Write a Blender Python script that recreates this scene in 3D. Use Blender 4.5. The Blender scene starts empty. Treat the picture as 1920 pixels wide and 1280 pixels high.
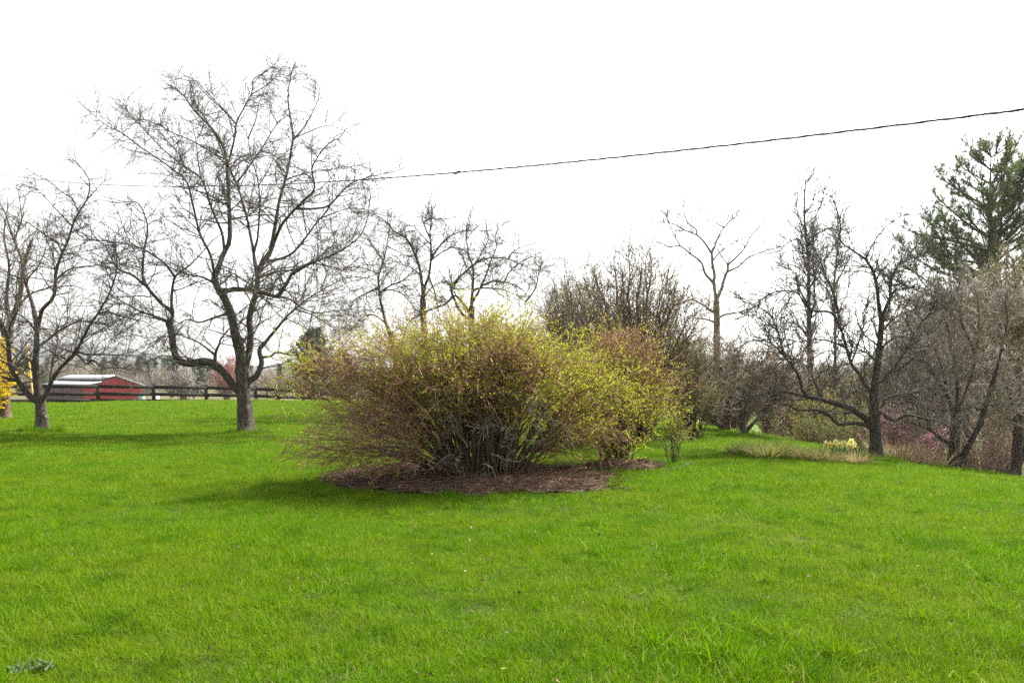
import bpy, math
import numpy as np

# ------------------------------------------------------------------ camera, sky, sun, exposure
scene = bpy.context.scene
col = scene.collection
F, CX, HY, EYE = 1500.0, 960.0, 700.0, 1.6        # focal length in px of the 1920 px photograph, horizon row, eye height
cam_data = bpy.data.cameras.new('camera')
cam_data.sensor_width = 36.0
cam_data.lens = 36.0 * F / 1920.0
cam_data.shift_y = (HY - 640.0) / 1920.0
cam_data.clip_start = 0.1
cam_data.clip_end = 12000.0
cam = bpy.data.objects.new('camera', cam_data)
cam.location = (0, 0, EYE)
cam.rotation_euler = (math.radians(90), 0, 0)
col.objects.link(cam)
scene.camera = cam

SUN = np.array([0.55, 0.46, 0.80]); SUN = SUN / np.linalg.norm(SUN)
SUN_EL = math.asin(SUN[2]); SUN_AZ = math.atan2(SUN[0], SUN[1])
world = bpy.data.worlds.new('World'); scene.world = world; world.use_nodes = True
nt = world.node_tree; nt.nodes.clear()
wo = nt.nodes.new('ShaderNodeOutputWorld'); bg = nt.nodes.new('ShaderNodeBackground')
sky = nt.nodes.new('ShaderNodeTexSky'); sky.sky_type = 'NISHITA'; sky.sun_disc = False
sky.sun_elevation = SUN_EL; sky.sun_rotation = SUN_AZ
sky.air_density = 1.0; sky.dust_density = 2.5; sky.ozone_density = 1.0; sky.altitude = 200
hs = nt.nodes.new('ShaderNodeHueSaturation'); hs.inputs['Saturation'].default_value = 0.12   # thin bright overcast veil
nt.links.new(sky.outputs[0], hs.inputs['Color']); nt.links.new(hs.outputs[0], bg.inputs['Color'])
bg.inputs['Strength'].default_value = 0.12
nt.links.new(bg.outputs[0], wo.inputs['Surface'])
sl = bpy.data.lights.new('sun', 'SUN'); sl.energy = 5.0; sl.angle = math.radians(2.0); sl.color = (1.0, 0.95, 0.86)
so = bpy.data.objects.new('sun', sl); col.objects.link(so)
so.rotation_euler = (math.radians(90) - SUN_EL, 0, math.pi - SUN_AZ)
so.location = (20, 15, 40)
vs = scene.view_settings
vs.view_transform = 'Standard'; vs.look = 'None'; vs.exposure = 1.42; vs.gamma = 1.0; vs.use_curve_mapping = False
scene.cycles.use_denoising = False; scene.cycles.sample_clamp_indirect = 1.0; scene.cycles.sample_clamp_direct = 6.0
scene.cycles.max_bounces = 6; scene.cycles.diffuse_bounces = 3; scene.cycles.transmission_bounces = 3
scene.cycles.volume_bounces = 2; scene.cycles.glossy_bounces = 2; scene.cycles.transparent_max_bounces = 6

# ------------------------------------------------------------------ helpers
def at(px, py, d):
    return np.array([(px - CX) / F * d, d, EYE + (HY - py) / F * d])

def unit(v):
    return v / np.maximum(np.linalg.norm(v, axis=-1, keepdims=True), 1e-9)

def sstep(a, b, x):
    t = np.clip((x - a) / (b - a), 0, 1)
    return t * t * (3 - 2 * t)

_nr = np.random.default_rng(5)
_ND = unit(_nr.normal(size=(10, 3))); _NF = _nr.uniform(.7, 1.9, 10); _NP = _nr.uniform(0, 6.28, 10)
def snoise(p, s=1.0):
    """smooth wandering value, about -1..1"""
    p = np.asarray(p, float) * s
    v = 0
    for k in range(10):
        v = v + np.sin(p @ _ND[k] * _NF[k] * 2 + _NP[k] + 1.3 * np.sin(p @ _ND[(k + 3) % 10] * 1.7))
    return v / 4.0

def mesh(name, V, Q=None, T=None, smooth=False, tint=None, mats=()):
    V = np.asarray(V, np.float32).reshape(-1, 3)
    Q = np.zeros((0, 4), np.int32) if Q is None else np.asarray(Q, np.int32).reshape(-1, 4)
    T = np.zeros((0, 3), np.int32) if T is None else np.asarray(T, np.int32).reshape(-1, 3)
    me = bpy.data.meshes.new(name)
    me.vertices.add(len(V)); me.vertices.foreach_set('co', V.ravel())
    nl = Q.size + T.size
    me.loops.add(nl); me.loops.foreach_set('vertex_index', np.concatenate([Q.ravel(), T.ravel()]))
    npoly = len(Q) + len(T)
    me.polygons.add(npoly)
    ls = np.concatenate([np.arange(len(Q)) * 4, Q.size + np.arange(len(T)) * 3]).astype(np.int32)
    me.polygons.foreach_set('loop_start', ls)
    if smooth:
        me.polygons.foreach_set('use_smooth', np.ones(npoly, bool))
    if tint is not None:
        a = me.attributes.new('tint', 'FLOAT', 'POINT'); a.data.foreach_set('value', np.asarray(tint, np.float32))
    for m in mats:
        me.materials.append(m)
    me.update(calc_edges=True)
    return me

def link(name, me, parent=None, loc=None, kind=None):
    o = bpy.data.objects.new(name, me); col.objects.link(o)
    if parent is not None: o.parent = parent
    if loc is not None: o.location = loc
    if kind: o['kind'] = kind
    return o

def tag(o, label, cat, group=None):
    o['label'] = label; o['category'] = cat
    if group: o['group'] = group
    return o

def thing(name, label, cat, loc, group=None):
    o = bpy.data.objects.new(name, None); o.empty_display_size = 0.2; col.objects.link(o); o.location = [float(v) for v in loc]
    return tag(o, label, cat, group)

class Geo:
    """collects vertex / face blocks of one mesh"""
    def __init__(s): s.V = []; s.Q = []; s.T = []; s.t = []; s.n = 0
    def add(s, V, Q=None, T=None, tint=None):
        V = np.asarray(V, float).reshape(-1, 3)
        s.V.append(V)
        if Q is not None and len(Q): s.Q.append(np.asarray(Q).reshape(-1, 4) + s.n)
        if T is not None and len(T): s.T.append(np.asarray(T).reshape(-1, 3) + s.n)
        s.t.append(np.full(len(V), .5) if tint is None else np.broadcast_to(tint, (len(V),)))
        s.n += len(V); return s
    def box(s, c, h, rz=0.0, tint=None):
        c = np.asarray(c, float); x, y, z = h
        v = np.array([[i * x, j * y, k * z] for k in (-1, 1) for j in (-1, 1) for i in (-1, 1)], float)
        R = np.array([[math.cos(rz), -math.sin(rz), 0], [math.sin(rz), math.cos(rz), 0], [0, 0, 1]])
        return s.add(v @ R.T + c, [[0, 2, 3, 1], [4, 5, 7, 6], [0, 1, 5, 4], [2, 6, 7, 3], [0, 4, 6, 2], [1, 3, 7, 5]], tint=tint)
    def mesh(s, name, mat, smooth=False, off=(0, 0, 0)):
        V = np.concatenate(s.V) - np.asarray(off) if s.V else np.zeros((0, 3))
        return mesh(name, V, np.concatenate(s.Q) if s.Q else None, np.concatenate(s.T) if s.T else None, smooth,
                    np.concatenate(s.t) if s.t else None, [mat])

def tubes(P, R, sides, ref=None, rng=None, rough=0.0):
    """P (N,M,3), R (N,M) -> verts, quads (open tubes, tip radius small)"""
    P = np.asarray(P, float); N, M, _ = P.shape
    if N == 0: return np.zeros((0, 3)), np.zeros((0, 4), int)
    T = np.empty_like(P); T[:, 1:-1] = P[:, 2:] - P[:, :-2]; T[:, 0] = P[:, 1] - P[:, 0]; T[:, -1] = P[:, -1] - P[:, -2]
    T = unit(T)
    if ref is None:
        md = unit(P[:, -1] - P[:, 0] + 1e-6)
        a = np.where(np.abs(md[:, 2:3]) < .8, np.array([[0, 0, 1.]]), np.array([[1., 0, 0]]))
        ref = unit(np.cross(md, a))[:, None, :]
    else:
        ref = np.asarray(ref, float)[None, None, :]
    A = unit(np.cross(T, np.broadcast_to(ref, T.shape))); B = np.cross(T, A)
    th = np.arange(sides) * 2 * math.pi / sides
    rr = R[:, :, None] * np.ones(sides)
    if rough and rng is not None:
        rr = rr * (1 + rough * rng.normal(size=rr.shape))
    V = P[:, :, None, :] + rr[..., None] * (np.cos(th)[:, None] * A[:, :, None, :] + np.sin(th)[:, None] * B[:, :, None, :])
    base = (np.arange(N)[:, None, None] * M + np.arange(M - 1)[None, :, None]) * sides
    k = np.arange(sides)[None, None, :]; k2 = (k + 1) % sides
    Q = np.stack([base + k, base + k2, base + sides + k2, base + sides + k], -1)
    return V.reshape(-1, 3), Q.reshape(-1, 4)

def spikes(P, R, sides=3):
    """like tubes but each ends in a point: cheap twigs"""
    P = np.asarray(P, float); N, M_, _ = P.shape
    if N == 0: return np.zeros((0, 3)), np.zeros((0, 4), int), np.zeros((0, 3), int)
    if M_ > 2: V, Q = tubes(P[:, :-1], R[:, :-1], sides)
    else:
        md = unit(P[:, 1] - P[:, 0]); a = np.where(np.abs(md[:, 2:3]) < .8, np.array([[0, 0, 1.]]), np.array([[1., 0, 0]])); A = unit(np.cross(md, a)); B = np.cross(md, A)
        th = np.arange(sides) * 2 * math.pi / sides
        V = (P[:, :1] + R[:, :1, None] * (np.cos(th)[None, :, None] * A[:, None] + np.sin(th)[None, :, None] * B[:, None])).reshape(-1, 3); Q = np.zeros((0, 4), int)
    nv = len(V); k = np.arange(sides)[None]; b = (np.arange(N)[:, None] * (M_ - 1) + M_ - 2) * sides
    T = np.stack([b + k, b + (k + 1) % sides, nv + np.arange(N)[:, None] + 0 * k], -1).reshape(-1, 3)
    return np.concatenate([V, P[:, -1]]), Q, T

def scatter(name, coll, P, S, I, rot):
    """object whose points carry instances of the meshes in coll"""
    me = bpy.data.meshes.new(name); me.vertices.add(len(P)); me.vertices.foreach_set('co', P.astype(np.float32).ravel())
    a = me.attributes.new('sc', 'FLOAT_VECTOR', 'POINT'); a.data.foreach_set('vector', np.asarray(S, np.float32).ravel())
    a = me.attributes.new('pick', 'INT', 'POINT'); a.data.foreach_set('value', I.astype(np.int32))
    a = me.attributes.new('rot', 'FLOAT_VECTOR', 'POINT'); a.data.foreach_set('vector', rot.astype(np.float32).ravel())
    o = link(name, me, kind='stuff')
    ng = bpy.data.node_groups.new(name, 'GeometryNodeTree')
    ng.interface.new_socket('Geometry', in_out='INPUT', socket_type='NodeSocketGeometry'); ng.interface.new_socket('Geometry', in_out='OUTPUT', socket_type='NodeSocketGeometry')
    N = ng.nodes; gi = N.new('NodeGroupInput'); go = N.new('NodeGroupOutput'); ci = N.new('GeometryNodeCollectionInfo'); iop = N.new('GeometryNodeInstanceOnPoints')
    ci.inputs['Collection'].default_value = coll; ci.inputs['Separate Children'].default_value = True; ci.inputs['Reset Children'].default_value = True
    def attr(nm, ty): a_ = N.new('GeometryNodeInputNamedAttribute'); a_.data_type = ty; a_.inputs['Name'].default_value = nm; return a_.outputs['Attribute']
    ng.links.new(gi.outputs[0], iop.inputs['Points']); ng.links.new(ci.outputs[0], iop.inputs['Instance']); iop.inputs['Pick Instance'].default_value = True
    ng.links.new(attr('pick', 'INT'), iop.inputs['Instance Index'])
    e2r = N.new('FunctionNodeEulerToRotation'); ng.links.new(attr('rot', 'FLOAT_VECTOR'), e2r.inputs[0]); ng.links.new(e2r.outputs[0], iop.inputs['Rotation'])
    ng.links.new(attr('sc', 'FLOAT_VECTOR'), iop.inputs['Scale']); ng.links.new(iop.outputs[0], go.inputs[0])
    md = o.modifiers.new('scatter', 'NODES'); md.node_group = ng
    return o

def curve(pts, n):
    """Catmull-Rom resample of a polyline to n points"""
    p = np.asarray(pts, float)
    if len(p) == 2: p = np.array([p[0], (p[0] + p[1]) / 2, p[1]])
    e = np.vstack([2 * p[0] - p[1], p, 2 * p[-1] - p[-2]])
    seg = np.linalg.norm(np.diff(p, axis=0), axis=1); s = np.concatenate([[0], np.cumsum(seg)]); s /= s[-1]
    t = np.linspace(0, 1, n); i = np.clip(np.searchsorted(s, t, 'right') - 1, 0, len(p) - 2)
    u = ((t - s[i]) / (s[i + 1] - s[i] + 1e-9))[:, None]
    a, b, c, d = e[i], e[i + 1], e[i + 2], e[i + 3]
    return .5 * (2 * b + (c - a) * u + (2 * a - 5 * b + 4 * c - d) * u ** 2 + (3 * b - a - 3 * c + d) * u ** 3)

def grow(rng, P, D, L, n, wob=.15, up=0.0):
    N = len(P); pts = np.empty((N, n + 1, 3)); pts[:, 0] = P; d = unit(D); st = (L / n)[:, None]
    up = np.asarray(up, float).reshape(-1, 1) if np.ndim(up) else up
    for i in range(n):
        d = unit(d + wob * rng.normal(size=(N, 3)) + up * np.array([[0, 0, 1.]]))
        pts[:, i + 1] = pts[:, i] + d * st
    return pts

def spawn(rng, pts, rad, counts, t0, t1, a0, a1, l0, l1, tipshrink=.45, rfac=.5, bias=(0, 0, 0), root=None):
    """children along branches: positions, directions, lengths, start radii, roots"""
    N, M, _ = pts.shape
    idx = np.repeat(np.arange(N), counts); K = len(idx)
    t = rng.uniform(t0, t1, K); x = t * (M - 1); i = np.clip(x.astype(int), 0, M - 2); u = (x - i)[:, None]
    P = pts[idx, i] * (1 - u) + pts[idx, i + 1] * u
    T = unit(pts[idx, i + 1] - pts[idx, i])
    pr = unit(np.cross(T, rng.normal(size=(K, 3))))
    a = np.radians(rng.uniform(a0, a1, K))[:, None]
    D = unit(np.cos(a) * T + np.sin(a) * pr + np.asarray(bias)[None, :])
    L = rng.uniform(l0, l1, K) * (1 - tipshrink * t)
    r = (rad[idx, i] * (1 - u[:, 0]) + rad[idx, i + 1] * u[:, 0]) * rfac
    return P, D, L, r, (idx if root is None else root[idx])

def lens(pts): return np.linalg.norm(np.diff(pts, axis=1), axis=2).sum(1)

def npois(rng, lam): return rng.poisson(np.maximum(lam, 0))

def flakes(rng, P, size, asp=.55, tint=None, up=0.0):
    """small leaf rhombs, each its own orientation"""
    K = len(P)
    a = unit(rng.normal(size=(K, 3)) + np.array([0, 0, up])); b = unit(np.cross(a, rng.normal(size=(K, 3))))
    s = (size * rng.uniform(.6, 1.25, K))[:, None]
    c = P + a * s * .5
    fold = unit(np.cross(a, b)) * s * .12
    V = np.stack([P, c + b * s * asp * .5 + fold, P + a * s, c - b * s * asp * .5 + fold], 1).reshape(-1, 3)
    Q = np.arange(K * 4).reshape(-1, 4)
    tt = np.repeat(rng.uniform(0, 1, K) if tint is None else tint, 4)
    return V, Q, tt

# ------------------------------------------------------------------ materials
def new_mat(name):
    m = bpy.data.materials.new(name); m.use_nodes = True
    n = m.node_tree; n.nodes.clear()
    return m, n, n.nodes.new('ShaderNodeOutputMaterial')

def ramp(n, cols):
    r = n.nodes.new('ShaderNodeValToRGB'); e = r.color_ramp.elements
    while len(e) < len(cols): e.new(.5)
    for k, (p, c) in enumerate(cols):
        e[k].position = p; e[k].color = (*c, 1)
    return r

def noise(n, scale, detail=4, rough=.6, stretch=None, vec='Position'):
    g = n.nodes.new('ShaderNodeNewGeometry') if vec == 'Position' else n.nodes.new('ShaderNodeTexCoord')
    src = g.outputs['Position'] if vec == 'Position' else g.outputs['Object']
    t = n.nodes.new('ShaderNodeTexNoise'); t.inputs['Scale'].default_value = scale
    t.inputs['Detail'].default_value = detail; t.inputs['Roughness'].default_value = rough
    if stretch:
        mp = n.nodes.new('ShaderNodeMapping'); mp.inputs['Scale'].default_value = stretch
        n.links.new(src, mp.inputs['Vector']); n.links.new(mp.outputs[0], t.inputs['Vector'])
    else:
        n.links.new(src, t.inputs['Vector'])
    return t

def mixc(n, fac, a, b, mode='MIX'):
    m = n.nodes.new('ShaderNodeMix'); m.data_type = 'RGBA'; m.blend_type = mode
    for sock, v in ((m.inputs[0], fac), (m.inputs[6], a), (m.inputs[7], b)):
        if hasattr(v, 'is_linked'): n.links.new(v, sock)
        elif np.ndim(v) == 0: sock.default_value = v
        else: sock.default_value = (*v, 1)
    return m.outputs[2]

def bark(name, dark, light, lichen, scale=9, bump=.9, lich=.58):
    m, n, out = new_mat(name)
    b = n.nodes.new('ShaderNodeBsdfPrincipled'); b.inputs['Roughness'].default_value = .9; b.inputs['Specular IOR Level'].default_value = .2
    t1 = noise(n, scale * 3, 5, .65, (1, 1, .28)); r1 = ramp(n, [(.32, dark), (.68, light)]); n.links.new(t1.outputs[0], r1.inputs[0])
    t2 = noise(n, scale * .7, 4, .65); r2 = ramp(n, [(lich - .04, (0, 0, 0)), (lich + .08, (1, 1, 1))]); n.links.new(t2.outputs[0], r2.inputs[0])
    c = mixc(n, r2.outputs[0], r1.outputs[0], lichen)
    n.links.new(c, b.inputs['Base Color'])
    bp = n.nodes.new('ShaderNodeBump'); bp.inputs['Strength'].default_value = bump; bp.inputs['Distance'].default_value = .05
    n.links.new(t1.outputs[0], bp.inputs['Height']); n.links.new(bp.outputs[0], b.inputs['Normal'])
    n.links.new(b.outputs[0], out.inputs[0]); return m

def plain(name, c1, c2, scale=5, rough=.8, bump=0., stretch=None, metal=0., spec=.3, detail=4):
    m, n, out = new_mat(name)
    b = n.nodes.new('ShaderNodeBsdfPrincipled'); b.inputs['Roughness'].default_value = rough; b.inputs['Metallic'].default_value = metal
    b.inputs['Specular IOR Level'].default_value = spec
    t = noise(n, scale, detail, .6, stretch); r = ramp(n, [(.35, c1), (.65, c2)]); n.links.new(t.outputs[0], r.inputs[0])
    n.links.new(r.outputs[0], b.inputs['Base Color'])
    if bump:
        bp = n.nodes.new('ShaderNodeBump'); bp.inputs['Strength'].default_value = bump; bp.inputs['Distance'].default_value = .02
        n.links.new(t.outputs[0], bp.inputs['Height']); n.links.new(bp.outputs[0], b.inputs['Normal'])
    n.links.new(b.outputs[0], out.inputs[0]); return m

def leafy(name, stops, transl=.4, patch=None, pscale=.6, rough=.6, spec=.25, patch2=None):
    """thin leaf: colour from the per-leaf 'tint', light passes through"""
    m, n, out = new_mat(name)
    at_ = n.nodes.new('ShaderNodeAttribute'); at_.attribute_name = 'tint'
    r = ramp(n, stops); n.links.new(at_.outputs['Fac'], r.inputs[0]); c = r.outputs[0]
    if patch is not None:
        t = noise(n, pscale, 5, .7); rr = ramp(n, [(.42, (0, 0, 0)), (.66, (1, 1, 1))]); n.links.new(t.outputs[0], rr.inputs[0])
        mm = n.nodes.new('ShaderNodeMath'); mm.operation = 'MULTIPLY'; mm.inputs[1].default_value = patch[0]
        n.links.new(rr.outputs[0], mm.inputs[0])
        c = mixc(n, mm.outputs[0], c, patch[1])
    if patch2 is not None:
        t = noise(n, patch2[2], 4, .7); rr = ramp(n, [(.5, (0, 0, 0)), (.68, (1, 1, 1))]); n.links.new(t.outputs[0], rr.inputs[0])
        mm = n.nodes.new('ShaderNodeMath'); mm.operation = 'MULTIPLY'; mm.inputs[1].default_value = patch2[0]
        n.links.new(rr.outputs[0], mm.inputs[0]); c = mixc(n, mm.outputs[0], c, patch2[1])
    b = n.nodes.new('ShaderNodeBsdfPrincipled'); b.inputs['Roughness'].default_value = rough; b.inputs['Specular IOR Level'].default_value = spec
    tr = n.nodes.new('ShaderNodeBsdfTranslucent'); mx = n.nodes.new('ShaderNodeMixShader'); mx.inputs[0].default_value = transl
    n.links.new(c, b.inputs['Base Color']); n.links.new(c, tr.inputs['Color'])
    n.links.new(b.outputs[0], mx.inputs[1]); n.links.new(tr.outputs[0], mx.inputs[2]); n.links.new(mx.outputs[0], out.inputs[0])
    return m

M = {}
M['bark_grey'] = bark('bark_grey', (.03, .023, .018), (.125, .102, .083), (.19, .19, .145))
M['bark_dark'] = bark('bark_dark', (.024, .019, .015), (.09, .075, .062), (.16, .162, .12), lich=.62)
M['bark_pale'] = bark('bark_pale', (.07, .06, .045), (.22, .19, .14), (.27, .27, .18))
M['bark_brown'] = bark('bark_brown', (.05, .032, .022), (.16, .105, .07), (.18, .15, .09))
M['twig_grey'] = plain('twig_grey', (.09, .078, .066), (.18, .16, .135), 3)
M['twig_dark'] = plain('twig_dark', (.06, .052, .045), (.13, .114, .098), 3)
M['twig_brown'] = plain('twig_brown', (.13, .09, .065), (.25, .19, .135), 4)
M['twig_plum'] = plain('twig_plum', (.24, .095, .08), (.39, .22, .175), 1.6)
M['twig_olive'] = plain('twig_olive', (.14, .115, .065), (.27, .23, .14), 3)
M['twig_mist'] = plain('twig_mist', (.20, .17, .14), (.34, .30, .25), 2)
M['dead_wood'] = plain('dead_wood', (.12, .10, .083), (.26, .22, .185), 14, .9)
M['bud'] = leafy('bud', [(0, (.10, .085, .06)), (.7, (.15, .14, .07)), (1, (.22, .24, .07))], .15)
M['bush_leaf'] = leafy('bush_leaf', [(0, (.22, .30, .008)), (.5, (.36, .43, .010)), (1, (.52, .55, .025))], .5)
M['olive_leaf'] = leafy('olive_leaf', [(0, (.14, .14, .03)), (.6, (.25, .25, .05)), (1, (.34, .34, .07))], .45)
M['green_leaf'] = leafy('green_leaf', [(0, (.07, .13, .02)), (1, (.18, .26, .04))], .4)
M['pink_petal'] = leafy('pink_petal', [(0, (.42, .10, .25)), (1, (.62, .30, .46))], .35)
M['rust_petal'] = leafy('rust_petal', [(0, (.24, .08, .06)), (1, (.36, .15, .11))], .3)
M['white_petal'] = leafy('white_petal', [(0, (.50, .42, .42)), (1, (.75, .70, .68))], .35)
M['yellow_petal'] = leafy('yellow_petal', [(0, (.74, .50, .005)), (1, (.90, .70, .03))], .4)
M['daff_petal'] = leafy('daff_petal', [(0, (.80, .74, .24)), (1, (.88, .86, .46))], .4)
M['daff_cup'] = leafy('daff_cup', [(0, (.85, .62, .05)), (1, (.9, .7, .08))], .35)
M['daff_leaf'] = leafy('daff_leaf', [(0, (.035, .11, .035)), (1, (.085, .20, .055))], .3)
M['needle'] = leafy('needle', [(0, (.05, .085, .022)), (.6, (.12, .165, .04)), (1, (.25, .28, .06))], .3)
M['cedar'] = leafy('cedar', [(0, (.018, .04, .022)), (1, (.045, .085, .035))], .2)
M['straw'] = leafy('straw', [(0, (.16, .10, .06)), (.5, (.38, .28, .15)), (1, (.62, .50, .30))], .3)
M['tuft'] = leafy('tuft', [(0, (.09, .17, .012)), (.45, (.24, .25, .06)), (1, (.50, .38, .20))], .35)
M['litter'] = leafy('litter', [(0, (.07, .038, .024)), (.5, (.19, .105, .068)), (1, (.40, .27, .18))], .1)
M['grass'] = leafy('grass', [(0, (.055, .127, .000)), (.55, (.103, .24, .000)), (.86, (.185, .345, .002)), (.95, (.29, .31, .05)), (1, (.42, .35, .15))], .45,
                   patch=(.65, (.185, .25, .008)), pscale=.55, rough=.55, spec=.07, patch2=(.65, (.04, .125, .001), 1.7))
M['weed'] = leafy('weed', [(0, (.04, .085, .025)), (1, (.09, .15, .06))], .2)

# ground: turf, scrub floor and pasture by the 'zone' the terrain carries
m, n, out = new_mat('turf'); M['turf'] = m
b = n.nodes.new('ShaderNodeBsdfPrincipled'); b.inputs['Roughness'].default_value = .95; b.inputs['Specular IOR Level'].default_value = .1
t = noise(n, 1.2, 8, .72); r = ramp(n, [(.3, (.026, .036, .008)), (.52, (.036, .055, .008)), (.75, (.06, .055, .02))]); n.links.new(t.outputs[0], r.inputs[0])
t2 = noise(n, 3, 8, .75); r2 = ramp(n, [(.3, (.07, .042, .03)), (.55, (.15, .095, .065)), (.75, (.25, .18, .12))]); n.links.new(t2.outputs[0], r2.inputs[0])
t3 = noise(n, .05, 6, .7); r3 = ramp(n, [(.3, (.08, .15, .015)), (.6, (.12, .19, .025)), (.8, (.18, .19, .055))]); n.links.new(t3.outputs[0], r3.inputs[0])
za = n.nodes.new('ShaderNodeAttribute'); za.attribute_name = 'scrub'; zb = n.nodes.new('ShaderNodeAttribute'); zb.attribute_name = 'field'
c = mixc(n, za.outputs['Fac'], r.outputs[0], r2.outputs[0]); zc = n.nodes.new('ShaderNodeAttribute'); zc.attribute_name = 'dull'
c = mixc(n, zb.outputs['Fac'], c, mixc(n, zc.outputs['Fac'], r3.outputs[0], (.13, .12, .06)))
n.links.new(c, b.inputs['Base Color'])
bp = n.nodes.new('ShaderNodeBump'); bp.inputs['Strength'].default_value = .8; bp.inputs['Distance'].default_value = .05
n.links.new(t2.outputs[0], bp.inputs['Height']); n.links.new(bp.outputs[0], b.inputs['Normal']); n.links.new(b.outputs[0], out.inputs[0])

# ------------------------------------------------------------------ terrain
_CXS = [-90, -40, -20, -8, 0, 3, 5, 6.5, 8, 10, 13, 40]; _CYS = [50, 47, 45, 45, 42, 34, 27, 24.5, 20.5, 19.3, 18.2, 17]
def crest(x): return np.interp(x, _CXS, _CYS)
def ground(x, y):
    x = np.asarray(x, float); y = np.asarray(y, float)
    p = np.stack([x, y, 0 * x], -1)
    z = .05 * snoise(p, .22) * sstep(3, 8, np.hypot(x, y)) + .01 * snoise(p, .5)
    s = np.maximum(0, x - 5); z = z - 1.5 * np.tanh(.06 * s ** 1.4 / 1.5)
    t = np.maximum(0, y - crest(x)); w = sstep(-4, 6, x)
    D = 3.9 * (1 - w) + 3.0 * w; sl_ = .06 * (1 - w) + .17 * w
    z = z - D * (1 - np.exp(-np.maximum(0, t - .4) * sl_ / D)) * sstep(0, 4, t)
    far = sstep(150, 900, np.hypot(x, y))
    return z + far * 3 * snoise(p, .004)

def spaced(lo, hi, fine, n):
    u = np.linspace(-1, 1, n); k = 7.6
    v = np.sinh(u * k) / math.sinh(k)
    return np.where(v < 0, -v * lo, v * hi)
gx = spaced(-5000, 5000, 0, 241); gy = 14 + spaced(-400, 6000, 0, 251)
GX, GY = np.meshgrid(gx, gy); GZ = ground(GX, GY)
V = np.stack([GX, GY, GZ], -1).reshape(-1, 3); nx, ny = len(gx), len(gy)
_GZ = GZ.copy()
def ground(x, y):
    """height of the ground sheet itself, so that everything stands on it exactly"""
    x = np.asarray(x, float); y = np.asarray(y, float)
    i = np.clip(np.searchsorted(gx, x) - 1, 0, nx - 2); j = np.clip(np.searchsorted(gy, y) - 1, 0, ny - 2)
    u = np.clip((x - gx[i]) / (gx[i + 1] - gx[i]), 0, 1); v = np.clip((y - gy[j]) / (gy[j + 1] - gy[j]), 0, 1)
    return (_GZ[j, i] * (1 - u) + _GZ[j, i + 1] * u) * (1 - v) + (_GZ[j + 1, i] * (1 - u) + _GZ[j + 1, i + 1] * u) * v
i = (np.arange(ny - 1)[:, None] * nx + np.arange(nx - 1)[None, :]).ravel()
me = mesh('ground', V, np.stack([i, i + 1, i + nx + 1, i + nx], 1), smooth=True, mats=[M['turf']])
T_ = V[:, 1] - crest(V[:, 0])
scrub = sstep(-.3, .8, T_) * (1 - sstep(22, 34, T_)) * sstep(3.5, 7, V[:, 0])
field = sstep(0, 6, T_) * np.where(V[:, 0] > 5, sstep(22, 34, T_), 1)
for nm, va in (('scrub', scrub), ('field', field), ('dull', (V[:, 0] < 4) * 1.0)):
    a = me.attributes.new(nm, 'FLOAT', 'POINT'); a.data.foreach_set('value', va.astype(np.float32))
g = link('ground', me, kind='structure', loc=(0, 0, -.01))

# distant ridge, closed mounds standing on the plain
def ridge(name, pts, depth, mat, seed):
    """pts: (px, py of skyline, distance)"""
    r = np.random.default_rng(seed)
    pts = np.array(pts, float); xs = np.linspace(0, 1, 90); p = np.stack([np.interp(xs, np.linspace(0, 1, len(pts)), pts[:, k]) for k in range(3)], 1)
    top = np.stack([(p[:, 0] - CX) / F * p[:, 2], p[:, 2], EYE + (HY - p[:, 1]) / F * p[:, 2]], 1)
    top[:, 2] += r.normal(size=90) * .004 * p[:, 2] * .25
    rows = []
    for f, h in ((-1.0, -.25), (-.6, .25), (-.3, .68), (0, 1), (.4, .7), (1, -.25)):
        q = top.copy(); q[:, 1] += f * depth; q[:, 2] = -8 + (top[:, 2] + 8) * h + (r.normal(size=90) * .012 * depth * .2 if h > 0 else 0); rows.append(q)
    V = np.concatenate(rows); k = np.arange(89); Q = []
    for a in range(5): Q.append(np.stack([a * 90 + k, a * 90 + k + 1, (a + 1) * 90 + k + 1, (a + 1) * 90 + k], 1))
    o = link(name, mesh(name, V, np.concatenate(Q), smooth=True, mats=[mat]), kind='structure'); return o
M['ridge'] = plain('ridge', (.025, .03, .04), (.06, .06, .07), .02, .95, detail=8)
ridge('hills', [(-500, 640, 1500), (-150, 634, 1500), (60, 638, 1500), (160, 644, 1500), (260, 658, 1500), (330, 674, 1500), (450, 684, 1500), (700, 690, 1500)], 260, M['ridge'], 3)
ridge('hills', [(700, 690, 1300), (1000, 692, 1300), (1300, 688, 1300), (1500, 684, 1300), (1650, 680, 1300), (1800, 682, 1300), (2000, 676, 1300), (2400, 668, 1300)], 220, M['ridge'], 4)

# gravel drive beyond the fence
M['gravel'] = plain('gravel', (.36, .32, .27), (.55, .50, .44), 1.5, .95)
xs = np.linspace(-120, -18, 60); rows = [np.stack([xs, 92 + (xs + 60) * .12 + w, ground(xs, 92 + (xs + 60) * .12 + w) + .06], 1) for w in (-2.6, -.9, .9, 2.6)]
k = np.arange(59)
link('gravel_road', mesh('gravel_road', np.concatenate(rows), np.concatenate([np.stack([a * 60 + k, a * 60 + k + 1, a * 60 + 60 + k + 1, a * 60 + 60 + k], 1) for a in range(3)]), smooth=True, mats=[M['gravel']]), kind='structure')

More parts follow.
